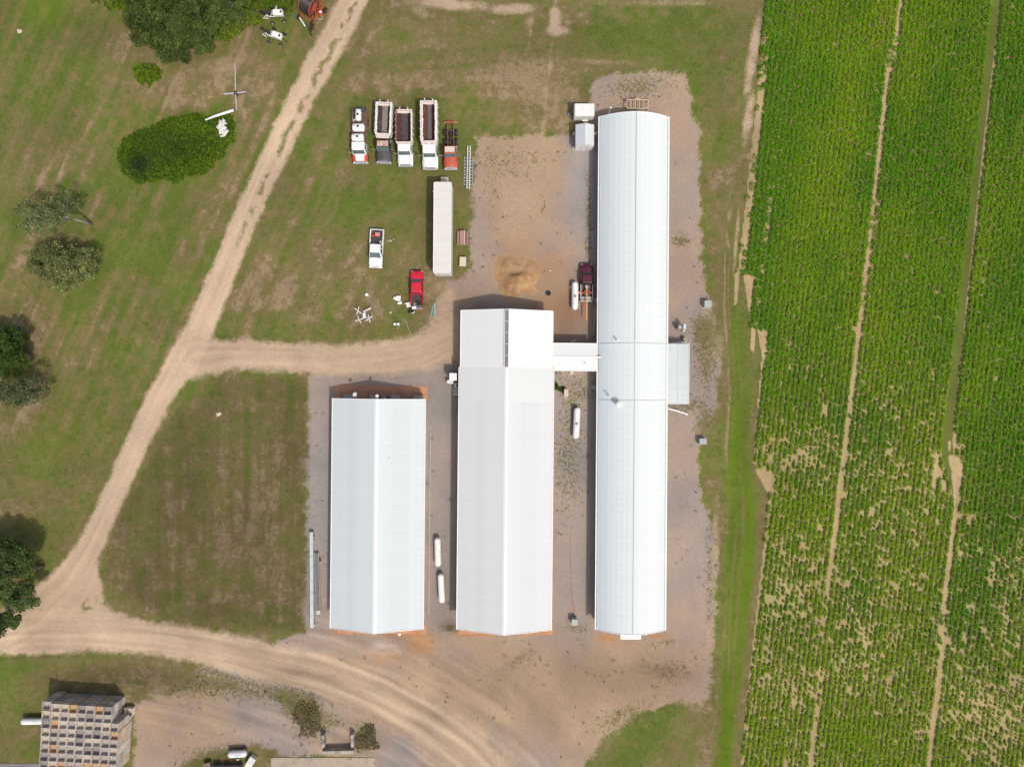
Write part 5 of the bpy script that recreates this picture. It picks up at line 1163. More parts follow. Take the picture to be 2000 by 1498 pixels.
for s_ in (-1, 1):
    MB().box((s_ * (sw / 2 - .08), 0, z0 / 2), (.05, sl - .1, z0 - .05)).build('side_wall', CW, gs)
    b = MB(); b.rings([[(s_ * sw / 2, y, z0), (0, y, z1), (0, y, z1 + .05), (s_ * sw / 2, y, z0 + .05)] for y in (sl / 2 + .05, -sl / 2 + .1)]); b.build('roof_panel', mat('shed_roof', (.56, .59, .60), .45, var=.04), gs)
    y = s_ * (sl / 2 - .08)
    b = MB(); o = [(-sw / 2 + .1, 0), (sw / 2 - .1, 0), (sw / 2 - .1, z0 - .02), (0, z1 - .04), (-sw / 2 + .1, z0 - .02)]
    b.rings([[(x, y - .025, z) for x, z in o], [(x, y + .025, z) for x, z in o]]); b.build('end_wall', CW, gs)
for x in (-.42, .42): MB().box((x, -sl / 2 - .03, .95), (.03, .03, 1.9)).build('door_trim', GREYM, gs)
MB().box((sw / 2 + .32, .55, 1.0), (.95, .05, 1.9), R(35)).build('door', CW, gs)
for y in (1.05, .8, -1.1, -1.35): MB().box((-sw / 2 - .12, y, .3), (.30, .16, .14)).build('skid_block', TRIM, gs)
# ------------------------------------------------------------------ tanks, crates, tools and the rest of the yard
TANKW = mat('propane_white', (.74, .74, .72), .42, var=.05, scale=1.0)
def propane(px, py, ang, L_, r, label, z=.35, lid=True, patch=None, hose=None):
    rt = empty('propane_tank', P(px, py), ang, label, 'propane tank')
    prof = []
    for i in range(7):
        a = math.pi / 2 * i / 6; prof.append((-L_ / 2 + r - r * math.cos(a), max(.01, r * math.sin(a))))
    prof += [(-t, q) for t, q in prof[::-1]]
    b = MB(); b.revolve(prof, (0, 0, z + r), (0, 1, 0), 24); b.build('shell', TANKW, rt, smooth=True)
    for y in (-L_ * .28, L_ * .28): MB().box((0, y, (z + r * .3) / 2), (r * 1.2, .18, z + r * .3)).build('saddle', CONC, rt)
    if lid:
        b = MB(); b.revolve([(0, .20), (.10, .20), (.16, .14), (.18, .02)], (0, -L_ * .03, z + 2 * r - .03), (0, 0, 1), 16); b.build('valve_dome', mat('dome_grey', (.24, .25, .23), .5), rt)
    for y in (-.35, -.6): MB().cyl((0.05, y, z + 2 * r - .03), (0.05, y, z + 2 * r + .07), .035).build('fitting', GREYM, rt)
    if patch: MB().box((-.1, -.05, z + 2 * r + .004), (.32, .55, .012)).build('decal', mat('worn_green_decal', (.42, .60, .54), .5, var=.3, scale=6), rt)
    if hose: MB().tube([(0, 0, z + 2 * r), (.25, .08, z + 2 * r - .05), (r + .1, .15, z + r), (r + .15, .2, 0.03)], .03).build('gas_line', GREYM, rt)
    return rt
propane(1122, 579, 0, 4.25, .50, 'white propane tank beside the maroon pickup')
propane(1125, 825, R(-3.0), 4.75, .50, 'white propane tank alone between the middle and right sheds', hose=True)
propane(856, 1075, R(1.2), 4.35, .48, 'upper of the two white propane tanks between left and middle sheds', lid=False, hose=True)
propane(863, 1145, R(2.6), 4.40, .48, 'lower of the two white propane tanks between left and middle sheds', lid=False, hose=True)
propane(76, 1403, R(91), 4.2, .46, 'white propane tank half hidden behind the crate stack', lid=False, hose=True)
propane(468, 1466, R(93), 2.85, .50, 'short white propane tank with a pale green decal by the dark bins', lid=False, patch=True)
# black feed pipe bend at the head of the lone tank
tag(MB().tube([P(1121, 801, .3), P(1122, 797, .9), P(1126, 795.5, 1.1), P(1127, 799, 1.0)], .12, 8).build('elbow_pipe', BLACK), 'black bent pipe at the end of the lone propane tank', 'pipe')

# ---- steel conveyors beside the left shed
def beam(px0, py0, px1, py1, w, h, z, m, name, label, cat, feet=3):
    a, c = P(px0, py0), P(px1, py1); d = c - a; L_ = d.length
    r = empty(name, a, math.atan2(-d.x, d.y), label, cat)
    return r, L_
PALE = mat('galvanised', (.50, .54, .54), .4, .3, var=.08, scale=1.5)
r, L_ = beam(612, 1223, 611, 1037, 0, 0, 0, None, 'steel_conveyor', 'long pale steel conveyor beside the left shed', 'conveyor')
for s_ in (-1, 1): MB().box((s_ * .24, L_ / 2, .62), (.05, L_, .36)).build('side_plate', PALE, r)
n = 8
for i in range(n): MB().box((0, (i + .5) * L_ / n, .70), (.46, L_ / n - .03, .04)).build('cover_plate', PALE, r)
for i in range(4): MB().box((0, 1 + i * 4, .22), (.6, .1, .45)).build('leg', GREYM, r)
MB().box((.3, .4, .5), (.2, .3, .4)).build('drive_guard', YELL, r); MB().box((.34, L_ - .6, .6), (.14, .2, .2)).build('bracket', BLACK, r)
r, L_ = beam(624, 1195, 620, 1077, 0, 0, 0, None, 'slat_conveyor', 'shorter grey slatted conveyor right of the long one', 'conveyor')
for s_ in (-1, 1): MB().box((s_ * .28, L_ / 2, .5), (.06, L_, .3)).build('side_plate', GREYM, r)
me = MB().box((0, 0, 0), (.48, .13, .05)).mesh('slat', mat('slat_grey', (.20, .20, .21), .7, var=.2))
for i in range(44): link('slat', me, r, (0, .6 + i * .192, .55))
for i in range(3): MB().box((0, 1.2 + i * 3, .18), (.5, .1, .36)).build('leg', GREYM, r)
MB().box((0, .15, .52), (.5, .6, .3)).build('drive_box', mat('pale_box', (.50, .48, .44), .6), r); MB().cyl((.34, L_ - 1.2, .45), (.6, L_ - 1.2, .45), .14).build('motor', BLACK, r)

# ---- wooden bins stacked four high
WOODS = [mat('grey_bin_wood', (.46, .415, .375), .9, var=.14, scale=3, rnd=.10), mat('pale_bin_wood', (.56, .50, .43), .9, var=.14, scale=3, rnd=.10), mat('tan_bin_wood', (.50, .38, .25), .9, var=.14, scale=3, rnd=.08), mat('dark_bin_wood', (.34, .31, .29), .9, var=.16, scale=3, rnd=.08)]
INN = [mat('bin_floor_grey', (.38, .34, .31), .9, var=.2, scale=3), mat('bin_floor_pale', (.46, .40, .33), .9, var=.2, scale=3), mat('bin_floor_tan', (.46, .30, .16), .9, var=.2, scale=3), mat('bin_floor_dark', (.26, .24, .23), .9, var=.2, scale=3)]
BW, BH = 1.185, .94
def bin_mesh(k):
    b = MB(); t = .035
    nb = 5; z0 = .12; hb = (BH - z0) / nb
    for i in range(nb):
        z = z0 + hb * (i + .5)
        for s_ in (-1, 1):
            b.box((0, s_ * (BW / 2 - t / 2), z), (BW - 2 * t - .004, t, hb - .012)); b.box((s_ * (BW / 2 - t / 2), 0, z), (t, BW, hb - .012))
    for sx in (-1, 1):
        for sy in (-1, 1): b.box((sx * (BW / 2 - t - .04), sy * (BW / 2 - t - .04), BH / 2 + .05), (.075, .075, BH - .14))
    for x in (-.5, 0, .5): b.box((x * (BW - .12), 0, .06), (.10, BW - .04, .118))
    me = b.mesh('wooden_bin', WOODS[k])
    me.materials.append(INN[k])
    b0 = len(me.vertices)
    import bmesh
    bm = bmesh.new(); bm.from_mesh(me)
    q = [bm.verts.new(p) for p in ((-BW / 2 + t, -BW / 2 + t, .36), (BW / 2 - t, -BW / 2 + t, .36), (BW / 2 - t, BW / 2 - t, .36), (-BW / 2 + t, BW / 2 - t, .36))]
    f = bm.faces.new(q); f.material_index = 1
    bm.to_mesh(me); bm.free(); me.update()
    return me
BINS = [bin_mesh(k) for k in range(4)]
ORD = ['first', 'second', 'third', 'fourth', 'fifth', 'sixth', 'seventh', 'eighth', 'ninth', 'tenth']
LEV = ['bottom of its stack', 'second from bottom', 'third from bottom', 'top of its stack']
ROTB = R(-2.9)
org = P(90.5, 1380.5, 4 * BH)
cb, sb = math.cos(ROTB), math.sin(ROTB)
rb = random.Random(5)
PIT = 1.222
for row in range(8):
    for col in range(9):
        # the two back rows have eight stacks, and the leftmost column is pushed forward
        if row < 2 and col == 8: continue
        jx, jy = rb.gauss(0, .025), rb.gauss(0, .025)
        for lev in range(4):
            lx = col * (PIT + .022) + (.10 if row < 2 and col > 0 else 0) + jx + rb.gauss(0, .012); ly = -row * (PIT - .03) + (.22 if col == 0 and row == 0 else 0) - (.14 if col > 0 and row < 2 else 0) - (.0 if row < 2 else .10) + jy + rb.gauss(0, .012)
            k = rb.choices((0, 1, 2, 3), (.48, .24, .14, .14))[0]
            o = link('wooden_bin', BINS[k], None, (org.x + lx * cb - ly * sb, org.y + lx * sb + ly * cb, lev * (BH + .002)), ROTB + rb.gauss(0, .012))
            tag(o, f"{('grey', 'pale', 'tan', 'dark grey')[k]} wooden bin, {ORD[row]} row from top, {ORD[col]} from left, {LEV[lev]}", 'bin', 'wooden bins stacked four high')
o = link('wooden_bin', BINS[1], None, P(250.5, 1391, BH) - Vector((0, 0, BH)), ROTB)
tag(o, 'single pale wooden bin on the ground, right of the big stack', 'bin', 'wooden bins stacked four high')

# ---- picnic table and well box
pt = empty('picnic_table', P(904, 466.5), R(-1.0), 'reddish wooden picnic table right of the semi-trailer', 'picnic table')
RW = mat('reddish_plank', (.30, .17, .145), .85, var=.18, scale=3, rnd=.22); RW2 = mat('pinkish_plank', (.50, .37, .32), .85, var=.12, scale=3)
for i in range(5): MB().box((-.34 + i * .17, 0, .75), (.155, 2.15, .04)).build('top_plank', RW if i < 4 else RW2, pt)
for s_ in (-1, 1):
    for i in range(2): MB().box((s_ * (.62 + i * .15), -.02, .45), (.14, 2.12, .04)).build('seat_plank', RW, pt)
for y in (-.75, .75):
    for s_ in (-1, 1): MB().tube([(s_ * .22, y, .72), (s_ * .72, y, .0)], .05).build('leg', RW, pt)
    MB().box((0, y, .42), (1.5, .05, .10)).build('brace', RW, pt)
wb_ = empty('well_box', P(904.5, 513), R(-1), 'pale square-topped box on the grass below the picnic table', 'box')
MB().box((0, 0, .30), (.86, 1.30, .6)).build('body', mat('brick_red_box', (.36, .17, .13), .8, var=.15), wb_); MB().box((0, .02, .64), (.98, 1.40, .08)).build('lid', mat('pale_lid', (.54, .45, .37), .8, var=.08), wb_)

# ---- ladder and racks at the yard edge
rk = empty('steel_rack', P(915, 335), R(-.6), 'grey steel racks lying flat on the grass under the white ladder', 'rack')
for s_ in (-1, 1):
    for e in (-1, 1): MB().box((s_ * .42 + e * .22, 0, .18), (.06, 4.3, .12)).build('rail', PALE, rk)
    for i in range(9): MB().box((s_ * .42, -2.0 + i * .5, .14), (.42, .10, .06)).build('rung', GREYM, rk)
ld = empty('ladder', P(915.5, 328.5), R(-1.2), 'long white ladder lying on the grey racks beside the trucks', 'ladder')
for s_ in (-1, 1): MB().box((s_ * .20, 0, .34), (.09, 6.45, .12)).build('rail', TRIM, ld)
for i in range(19): MB().box((0, -3.0 + i * .333, .33), (.32, .05, .05)).build('rung', TRIM, ld)
sl_ = empty('orchard_ladder', P(846.5, 606), R(-7), 'teal tripod ladder lying at the edge of the lawn', 'ladder')
TEAL = mat('teal_paint', (.24, .50, .50), .5, var=.08)
for s_ in (-1, 1): MB().tube([(s_ * .30, -1.05, .14), (s_ * .05, 1.05, .14)], .045).build('rail', TEAL, sl_)
for i in range(6):
    y = -.9 + i * .33; MB().tube([(-(.29 - .115 * (y + 1.05)), y, .14), ((.29 - .115 * (y + 1.05)), y, .14)], .03).build('rung', TEAL, sl_)
MB().tube([(.35, -1.15, .06), (.10, 1.05, .26)], .05).build('prop_leg', TEAL, sl_)

# ---- spraying drone
c0 = P(711, 616, .8); c0.z = 0
dr = empty('spray_drone', c0, 0, 'large white four-armed spraying drone standing on the lawn', 'drone')
DW = mat('drone_white', (.72, .72, .70), .45, var=.04); DGY = mat('drone_grey', (.40, .40, .40), .5)
b = MB(); b.rings(ringstack([(.30, rrect(.36, .72, .08)), (.62, rrect(.46, .86, .14)), (.78, rrect(.36, .64, .14))])); b.build('body', DW, dr)
MB().box((0, .42, .66), (.3, .22, .16)).build('battery', DGY, dr)
for i, (hx, hy, a1, a2) in enumerate(((699, 607, 75, 142), (717, 605.5, 18, 30), (702, 625, 115, 18), (721, 622.5, 105, 35))):
    h = P(hx, hy, .8) - c0
    arm = MB().tube([(h.x * .2, h.y * .3, .66), (h.x, h.y, .70)], .045).build('arm', DGY if i == 1 else DW, dr)
    MB().cyl((h.x, h.y, .62), (h.x, h.y, .86), .08).build('motor', DGY, arm)
    for z, a in ((.84, a1), (.89, a2)):
        d = Vector((math.cos(R(a)), math.sin(R(a)), 0)); s2 = Vector((-d.y, d.x, 0))
        b = MB(); hv = Vector((h.x, h.y, z))
        b.rings([[hv + d * t - s2 * w_, hv + d * t + s2 * w_, hv + d * t + s2 * w_ + Vector((0, 0, .02)), hv + d * t - s2 * w_ + Vector((0, 0, .02))] for t, w_ in ((-.66, .025), (-.35, .062), (-.08, .04), (.08, .04), (.35, .062), (.66, .025))])
        b.build('propeller', DW, arm)
for s_ in (-1, 1):
    lg = MB().tube([(s_ * .18, -.35, .35), (s_ * .42, -.4, .03), (s_ * .42, .4, .03), (s_ * .18, .35, .35)], .03).build('landing_skid', DGY, dr)

# ---- white pails
def pail(px, py, label, s_=1.0, group='white pails on the lawn', z=0):
    r = empty('white_pail', P(px, py) + Vector((0, 0, z)), random.random() * 6, label, 'pail', group)
    b = MB(); b.revolve([(0, .15 * s_), (.02, .155 * s_), (.36 * s_, .175 * s_), (.38 * s_, .19 * s_), (.40 * s_, .18 * s_)], (0, 0, 0), (0, 0, 1), 18); b.build('body', TRIM, r, smooth=False)
    b = MB(); b.revolve([(.38 * s_, .185 * s_), (.415 * s_, .19 * s_), (.42 * s_, .15 * s_)], (0, 0, .012), (0, 0, 1), 18); b.build('lid', TRIM, r)
    MB().tube([(-.185 * s_, 0, .33 * s_), (-.12 * s_, .12 * s_, .30 * s_), (.12 * s_, .12 * s_, .30 * s_), (.185 * s_, 0, .33 * s_)], .008).build('handle', GREYM, r)
pail(717.5, 576.5, 'single white pail standing apart, above the drone', 1.25)
for i, (x, y, w) in enumerate(((772, 583.3, 'leftmost'), (777, 581, 'upper middle'), (781, 581.3, 'upper right'), (776.3, 586, 'lower middle'), (780.8, 586.6, 'lower right'))):
    pail(x, y, f'white pail, {w} of the tight group of five', 1.08)
pail(779.2, 593, 'smaller white pail of the pair just below the group of five', .9); pail(783.2, 592.3, 'larger white pail of the pair just below the group of five', 1.15)
for (x, y, w) in ((796.5, 594, 'upper left'), (801, 593, 'upper right'), (797.3, 598.5, 'lower left'), (802, 597.5, 'lower right')): pail(x, y, f'white pail, {w} of the four beside the red pickup', 1.08)
pail(792, 594, 'tiny white pail left of the four beside the red pickup', .55)
pail(771.8, 633.5, 'left one of the two white pails near the lower lawn edge', 1.05); pail(778.5, 633.5, 'right one of the two white pails near the lower lawn edge', 1.05)
tag(MB().tube([P(776, 641, .02), P(787, 630, .03), P(786, 623, .02), P(793, 627, .02), P(797, 640, .02), P(803, 655, .02)], .025).build('garden_hose', mat('pale_hose', (.42, .47, .36), .6)), 'thin pale hose lying on the lower lawn', 'hose')
tag(MB().box((0, 0, .04), (.28, .18, .08), .4, top=(.8, .7)).build('plastic_bag', TRIM, None, P(763, 610.5)), 'scrap of white plastic on the grass between drone and pails', 'litter')
tag(MB().box((0, 0, .05), (.26, .2, .1), .9, top=(.5, .6)).build('plastic_scrap', TRIM, None, P(845.5, 374)), 'scrap of white plastic in the shadow of the semi-trailer', 'litter')
for i, (x, y, mm, lab) in enumerate(((758.3, 471, DGY, 'small grey tool on the grass nearest the white pickup'), (763, 470.5, TRIM, 'small white bottle on the grass right of the white pickup'), (769, 468, DGY, 'small grey tool on the grass farthest from the white pickup'))):
    tag(MB().box((0, 0, .06), (.16, .26, .12), i * .7, top=(.7, .8)).build('hand_tool', mm, None, P(x, y)), lab, 'tool')

# ---- utility boxes
def unit(px, py, w, l, h, m, label, rz=0, fan=True, name='condenser_unit', cat='utility box'):
    r = empty(name, P(px, py), rz, label, cat)
    MB().box((0, 0, .04), (w + .2, l + .2, .08)).build('pad', CONC, r); MB().box((0, 0, h / 2 + .08), (w, l, h)).build('cabinet', m, r)
    MB().box((0, 0, h + .10), (w + .04, l + .04, .05)).build('lid', m, r)
    if fan:
        b = MB(); b.revolve([(0, min(w, l) * .30), (.03, min(w, l) * .30), (.03, min(w, l) * .22), (.0, min(w, l) * .22)], (0, 0, h + .125), (0, 0, 1), 16); b.build('fan_ring', DARK, r)
    MB().box((w / 2 + .02, 0, h * .6), (.03, l * .4, h * .3)).build('vent_panel', DARK, r)
    return r
GGR = mat('green_grey_paint', (.34, .38, .34), .6, var=.08); GG2 = mat('mid_grey_paint', (.33, .34, .34), .6, var=.08)
unit(1379, 595, .98, .92, 1.0, GGR, 'green-grey utility box in the grass right of the bowed shed, upper one', fan=False)
unit(1369.5, 861, 1.0, .82, 1.0, GG2, 'grey utility box in the grass right of the bowed shed, lower one', fan=False)
unit(1121, 1210, .82, .85, 1.1, GGR, 'grey-green box at the lower gap between the middle and right sheds', fan=False)
tp = empty('transformer_post', P(1331, 640), R(-4), 'pale electrical cabinet on posts above the lean-to', 'utility box')
MB().box((0, 0, 1.7), (.36, .72, .7)).build('cabinet', mat('pale_cabinet', (.50, .58, .57), .5), tp)
for y in (-.5, .3): MB().cyl((0, y, 0), (0, y, 2.0), .07).build('post', GREYM, tp)
MB().box((-.55, -.1, .9), (.5, .5, 1.4)).build('meter_box', GREYM, tp); MB().cyl((-.05, -.62, 1.9), (-.05, -.62, 2.1), .12).build('lamp', TRIM, tp)
dm = empty('tan_drum', P(1336, 664), 0, 'round tan drum at the upper corner of the lean-to', 'drum')
b = MB(); b.revolve([(0, .30), (.02, .33), (.28, .33), (.30, .35), (.32, .33), (.6, .33), (.62, .35), (.64, .33), (.92, .33), (.94, .30)], (0, 0, 0), (0, 0, 1), 20); b.build('shell', mat('tan_drum', (.46, .42, .29), .6), dm); MB().cyl((.1, 0, .93), (.1, 0, .97), .05).build('bung', GREYM, dm)
WB = mat('hopper_white', (.74, .74, .73), .45, var=.03)
hp = empty('white_hopper', P(888, 736.5), PHI, 'tall white square hopper at the left side of the middle shed', 'hopper')
MB().box((0, 0, 2.1), (1.02, 1.02, 1.6)).build('bin', WB, hp)
b = MB(); b.rings(ringstack([(.5, rrect(.3, .3, .02, 1)), (1.3, rrect(1.02, 1.02, .02, 1))])); b.build('cone', WB, hp); MB().box((0, 0, 2.93), (1.08, 1.08, .06)).build('lid', WB, hp); MB().cyl((.36, -.36, 2.96), (.36, -.36, 3.06), .06).build('vent', GREYM, hp)
for sx in (-.45, .45):
    for sy in (-.45, .45): MB().box((sx, sy, .65), (.08, .08, 1.3)).build('leg', GREYM, hp)
r = unit(880.5, 746, .85, .40, 1.0, WB, 'narrow white unit with two fans below the white hopper', R(-8), False)
for x in (-.05, .22): MB().cyl((x, 0, 1.11), (x, 0, 1.16), .09, n=14).build('fan_ring', GREYM, r)
unit(894, 753, .75, .62, 1.1, mat('light_grey_paint', (.50, .50, .49), .5), 'light grey fan unit against the left wall of the middle shed', 0, True)
hs = empty('door_steps', P(888.5, 766), 0, 'small steps with white handrails at the left wall of the middle shed', 'steps')
for i in range(3): MB().box((-.1 + i * .3, 0, .1 + i * .17), (.3, .9, .2 + i * .02)).build('tread', CONC, hs)
for y in (-.42, .42):
    MB().tube([(-.25, y, .02), (-.25, y, .95), (.75, y, 1.4)], .025).build('handrail', TRIM, hs)
unit(1105, 767, .55, 1.02, .9, mat('tan_cabinet', (.55, .45, .37), .6, var=.06), 'tan cabinet standing by the green weeds next to the middle shed', 0, False)
tag(MB().box((0, 0, .04), (.48, .16, .08)).build('paving_block', TANW, None, P(1105, 777)), 'tan block lying below the tan cabinet', 'block')
for (x, y, w) in ((1089.5, 724.5, 'upper left'), (1095.5, 724, 'upper right'), (1089, 731.5, 'lower left'), (1095.5, 731.3, 'lower right')):
    p_ = empty('yellow_post', P(x, y), 0, f'short yellow guard post, {w} of four below the passage', 'post', 'yellow guard posts')
    MB().cyl((0, 0, 0), (0, 0, .85), .07, n=12).build('shaft', YELL, p_); b = MB(); b.revolve([(0, .07), (.04, .06), (.07, .02)], (0, 0, .85), (0, 0, 1), 12); b.build('cap', YELL, p_)
def rock(px, py, s_, h, m, label, name='flat_stone', cat='stone', seed=1, nz=0.0):
    rg = random.Random(seed); b = MB(); n = 11
    rs = []
    for z, k in ((0, 1.0), (h * .6, .97), (h, .75)):
        rs.append([(s_[0] * k * math.cos(2 * math.pi * i / n) * (1 + .22 * math.sin(i * 2.3 + seed)), s_[1] * k * math.sin(2 * math.pi * i / n) * (1 + .22 * math.cos(i * 1.7 + seed)), z + (rg.uniform(-nz, nz) if z > 0 else 0)) for i in range(n)])
    b.rings(rs); return tag(b.build(name, m, None, P(px, py), seed * .4), label, cat)
rock(1116, 728.5, (.42, .28), .18, mat('tan_stone', (.55, .42, .32), .9), 'pale tan flat stone just below the covered passage', seed=2)
rock(1120, 667, (.28, .42), .14, mat('grey_stone', (.45, .40, .39), .9), 'pale grey slab in the shade just above the covered passage', seed=5)
for i, (x, y, lab) in enumerate(((75, 62, 'buff stone on the grass in the upper left corner'), (56, 48, 'none'), (427, 809, 'pale stone in the lawn left of the long shed'))):
    if lab != 'none': rock(x - 37 * (i == 0), y, (.32, .40), .12, mat('buff_stone', (.52, .43, .33), .9), lab, seed=3 + i)
WRAP = mat('old_plastic_sheet', (.62, .60, .57), .6, var=.12, scale=2)
ws_ = empty('plastic_sheet', P(440, 254), R(20), 'crumpled pale plastic sheeting on top of the vine heap', 'sheeting')
gx_ = np.linspace(-1, 1, 11); b = MB(); rg = random.Random(3)
vs_ = [(.72 * x * (1 + .2 * math.sin(5 * y)), 1.0 * y * (1 + .18 * math.cos(4 * x)), 1.35 + rg.uniform(-.10, .12) - .2 * (x * x + y * y)) for y in gx_ for x in gx_]
fs_ = [(j * 11 + i, j * 11 + i + 1, (j + 1) * 11 + i + 1, (j + 1) * 11 + i) for j in range(10) for i in range(10) if not ((i < 3 and j > 7) or (i > 7 and j < 2) or (i in (8, 9) and j in (4, 5)))]
b.add(vs_, fs_); b.build('sheet', WRAP, ws_)
b = MB(); b.tube([(-.75, -1.15, 1.0), (-.2, -1.25, 1.1), (.35, -.95, 1.3), (.75, -.85, 1.3)], [.14, .2, .22, .12], 7); b.tube([(.45, .3, 1.3), (.62, .75, 1.3), (.5, 1.1, 1.2)], [.16, .22, .1], 7); b.build('fold', WRAP, ws_)
tag(MB().tube([P(401, 235, 1.0), P(415, 229, 1.05), P(430, 224, .9), P(444, 219.5, .7), P(456, 215.5, .55)], [.10, .17, .20, .21, .22], 8).build('white_pipe', mat('white_pvc', (.68, .67, .62), .5, var=.12, scale=3)), 'thick white pipe leaning on the upper edge of the vine heap', 'pipe')

# ---- irrigation gear
c0 = P(460, 182, 1.0); c0.z = 0
cx_ = empty('irrigation_boom', c0, 0, 'cross-shaped irrigation boom standing on the dry grass', 'irrigation boom')
PIPE = mat('dull_pipe', (.50, .44, .42), .5, .2, var=.12); 
for (x, y, m_, r_) in ((459, 125, PIPE, .085), (462, 214, PIPE, .085), (438.5, 184, PALE, .11), (479.5, 180, PIPE, .11)):
    e = P(x, y, 1.0) - c0; a = MB().tube([(0, 0, 1.0), (e.x, e.y, 1.02)], r_, 8).build('arm', m_, cx_); MB().cyl((e.x, e.y, .8), (e.x, e.y, 1.1), r_ * 1.25).build('nozzle', GREYM, a)
MB().box((0, 0, .98), (.46, .46, .3), .3).build('hub', mat('dark_rust', (.07, .05, .045), .8), cx_); MB().cyl((0, 0, 0), (0, 0, .9), .09).build('riser', BLACK, cx_)
for a in (0.3, 2.4, 4.5): MB().tube([(0, 0, .6), (.55 * math.cos(a), .55 * math.sin(a), .02)], .05).build('leg', BLACK, cx_)
def gun_cart(px, py, rz, label):
    r = empty('irrigation_cart', P(px, py), rz, label, 'irrigation cart')
    b = MB(); b.rings(ringstack([(.65, rrect(1.45, .78, .08, 2, .75, 0)), (1.25, rrect(1.5, .85, .12, 2, .75, 0)), (1.38, rrect(1.3, .66, .12, 2, .75, 0))])); b.build('engine_cover', TRIM, r)
    MB().box((1.28, 0, 1.39), (.26, .38, .04)).build('filler_hatch', DARK, r); MB().box((.02, .05, 1.1), (.25, .5, .4)).build('manifold', GREYM, r)
    for s_ in (-1, 1): MB().tube([(1.5, s_ * .3, .6), (-.6, s_ * .32, .62), (-1.1, s_ * .1, .7)], .06).build('frame_rail', TRIM, r)
    t = MB(); t.revolve([(-.20, .35), (-.20, .72), (-.14, .80), (.14, .80), (.20, .72), (.20, .35)], (-1.15, .18, .80), (.15, 1, .25), 26); t = t.build('hose_drum', RUBBER, r)
    for k in range(8):
        a = k * math.pi / 4; MB().tube([(-1.15, .2, .80), (-1.15 + .62 * math.cos(a), .2, .8 + .62 * math.sin(a))], .03, 5).build('spoke', mat('dark_rust', ()), t)
    for (a, c_) in (((-1.6, -.45, .5), (-.9, -.1, .95)), ((-1.1, -.5, .5), (-.9, -.1, .95)), ((-1.6, -.45, .5), (-.8, -.55, .5)), ((-.5, -.3, .7), (-.1, .1, 1.1))): MB().tube([a, c_], .04).build('strut', TRIM, r)
    for (x, y) in ((-.35, -1.15), (1.45, -.95), (1.45, .85), (-.35, 1.1)):
        MB().tube([(x, y * .3, .55), (x, y, .32)], .045).build('axle', BLACK, r)
        w_ = MB(); w_.revolve([(-.1, .18), (-.1, .28), (-.06, .32), (.06, .32), (.1, .28), (.1, .18)], (x, y, .32), (0, 1, 0), 16); w_ = w_.build('wheel', RUBBER, r)
        b = MB(); b.revolve([(.04, .02), (.11, .17)], (x, y, .32), (0, -1 if y < 0 else 1, 0), 12); b.build('rim', RIMW, w_)
    MB().tube([(1.5, 0, .5), (2.3, -.15, .25)], .05).build('drawbar', BLACK, r)
    return r
gun_cart(537.5, 33, R(2), 'white irrigation pump cart at the edge of the vines, upper one'); gun_cart(536, 73, R(-20), 'white irrigation pump cart below the other cart')
tag(MB().tube([P(537, 25, .9), P(539, 18, 1.3), P(540, 12, 1.2)], [.12, .16, .06], 7).build('loose_hood', mat('pale_green', (.52, .58, .46), .6)), 'pale strip leaning above the upper irrigation cart', 'panel')
# big red hose reel
rl = empty('hose_reel', P(613, 24), 0, 'big red wheeled reel wound with black hose', 'hose reel')
RR = mat('reel_red', (.44, .075, .03), .55, var=.2, scale=3, col2=(.22, .06, .03), amt2=.3, scale2=2)
ax = Vector((.86, -.51, 0)); tx_ = Vector((.51, .86, 0)); zc_ = 1.95; rd = 1.45
A0, A1 = -ax * 1.05 + Vector((0, 0, zc_)), ax * .72 + Vector((0, 0, zc_))
b = MB(); prof = [(0, .5)]
n = 13
for i in range(n * 4 + 1): prof.append((.06 + i * (1.65 / (n * 4)), rd - .09 + .06 * abs(math.sin(math.pi * i / 4))))
prof.append((1.75, .5)); b.revolve(prof, A0, ax, 36); b.build('hose', mat('black_hose', (.028, .03, .033), .45, var=.2), rl, smooth=False)
for c_ in (A0, A1):
    f = MB(); pts = [c_ + (tx_ * math.cos(a) + Vector((0, 0, 1)) * math.sin(a)) * rd for a in np.linspace(0, 2 * math.pi, 33)]; f.tube(pts, .055, 6); f = f.build('flange', RR, rl)
    for k in range(10):
        a = k * math.pi / 5; MB().tube([c_, c_ + (tx_ * math.cos(a) + Vector((0, 0, 1)) * math.sin(a)) * rd], .04, 5).build('spoke', RR, f)
    pts = [c_ + (tx_ * math.cos(a) + Vector((0, 0, 1)) * math.sin(a)) * .55 for a in np.linspace(0, 2 * math.pi, 17)]; MB().tube(pts, .04, 5).build('inner_ring', RR, f)
for c_ in (-1.28, .98):
    q = ax * c_; MB().tube([q - tx_ * 1.7 + Vector((0, 0, .55)), q + tx_ * 1.5 + Vector((0, 0, .55))], .09, 6).build('frame_beam', RR, rl)
    for s_ in (-1, 1): MB().tube([q + tx_ * s_ * .9 + Vector((0, 0, .55)), q + Vector((0, 0, zc_))], .07, 6).build('stand', RR, rl)
for s_ in (-1.6, 1.3): MB().tube([ax * -1.28 + tx_ * s_ + Vector((0, 0, .55)), ax * .98 + tx_ * s_ + Vector((0, 0, .55))], .09, 6).build('cross_beam', RR, rl)
MB().box(ax * 1.45 + tx_ * .1 + Vector((0, 0, 1.0)), (.6, .5, .5), .6).build('drive_box', RR, rl); MB().box(ax * 1.5 + tx_ * .1 + Vector((0, 0, 1.3)), (.32, .30, .12), .6).build('gauge_panel', TRIM, rl)
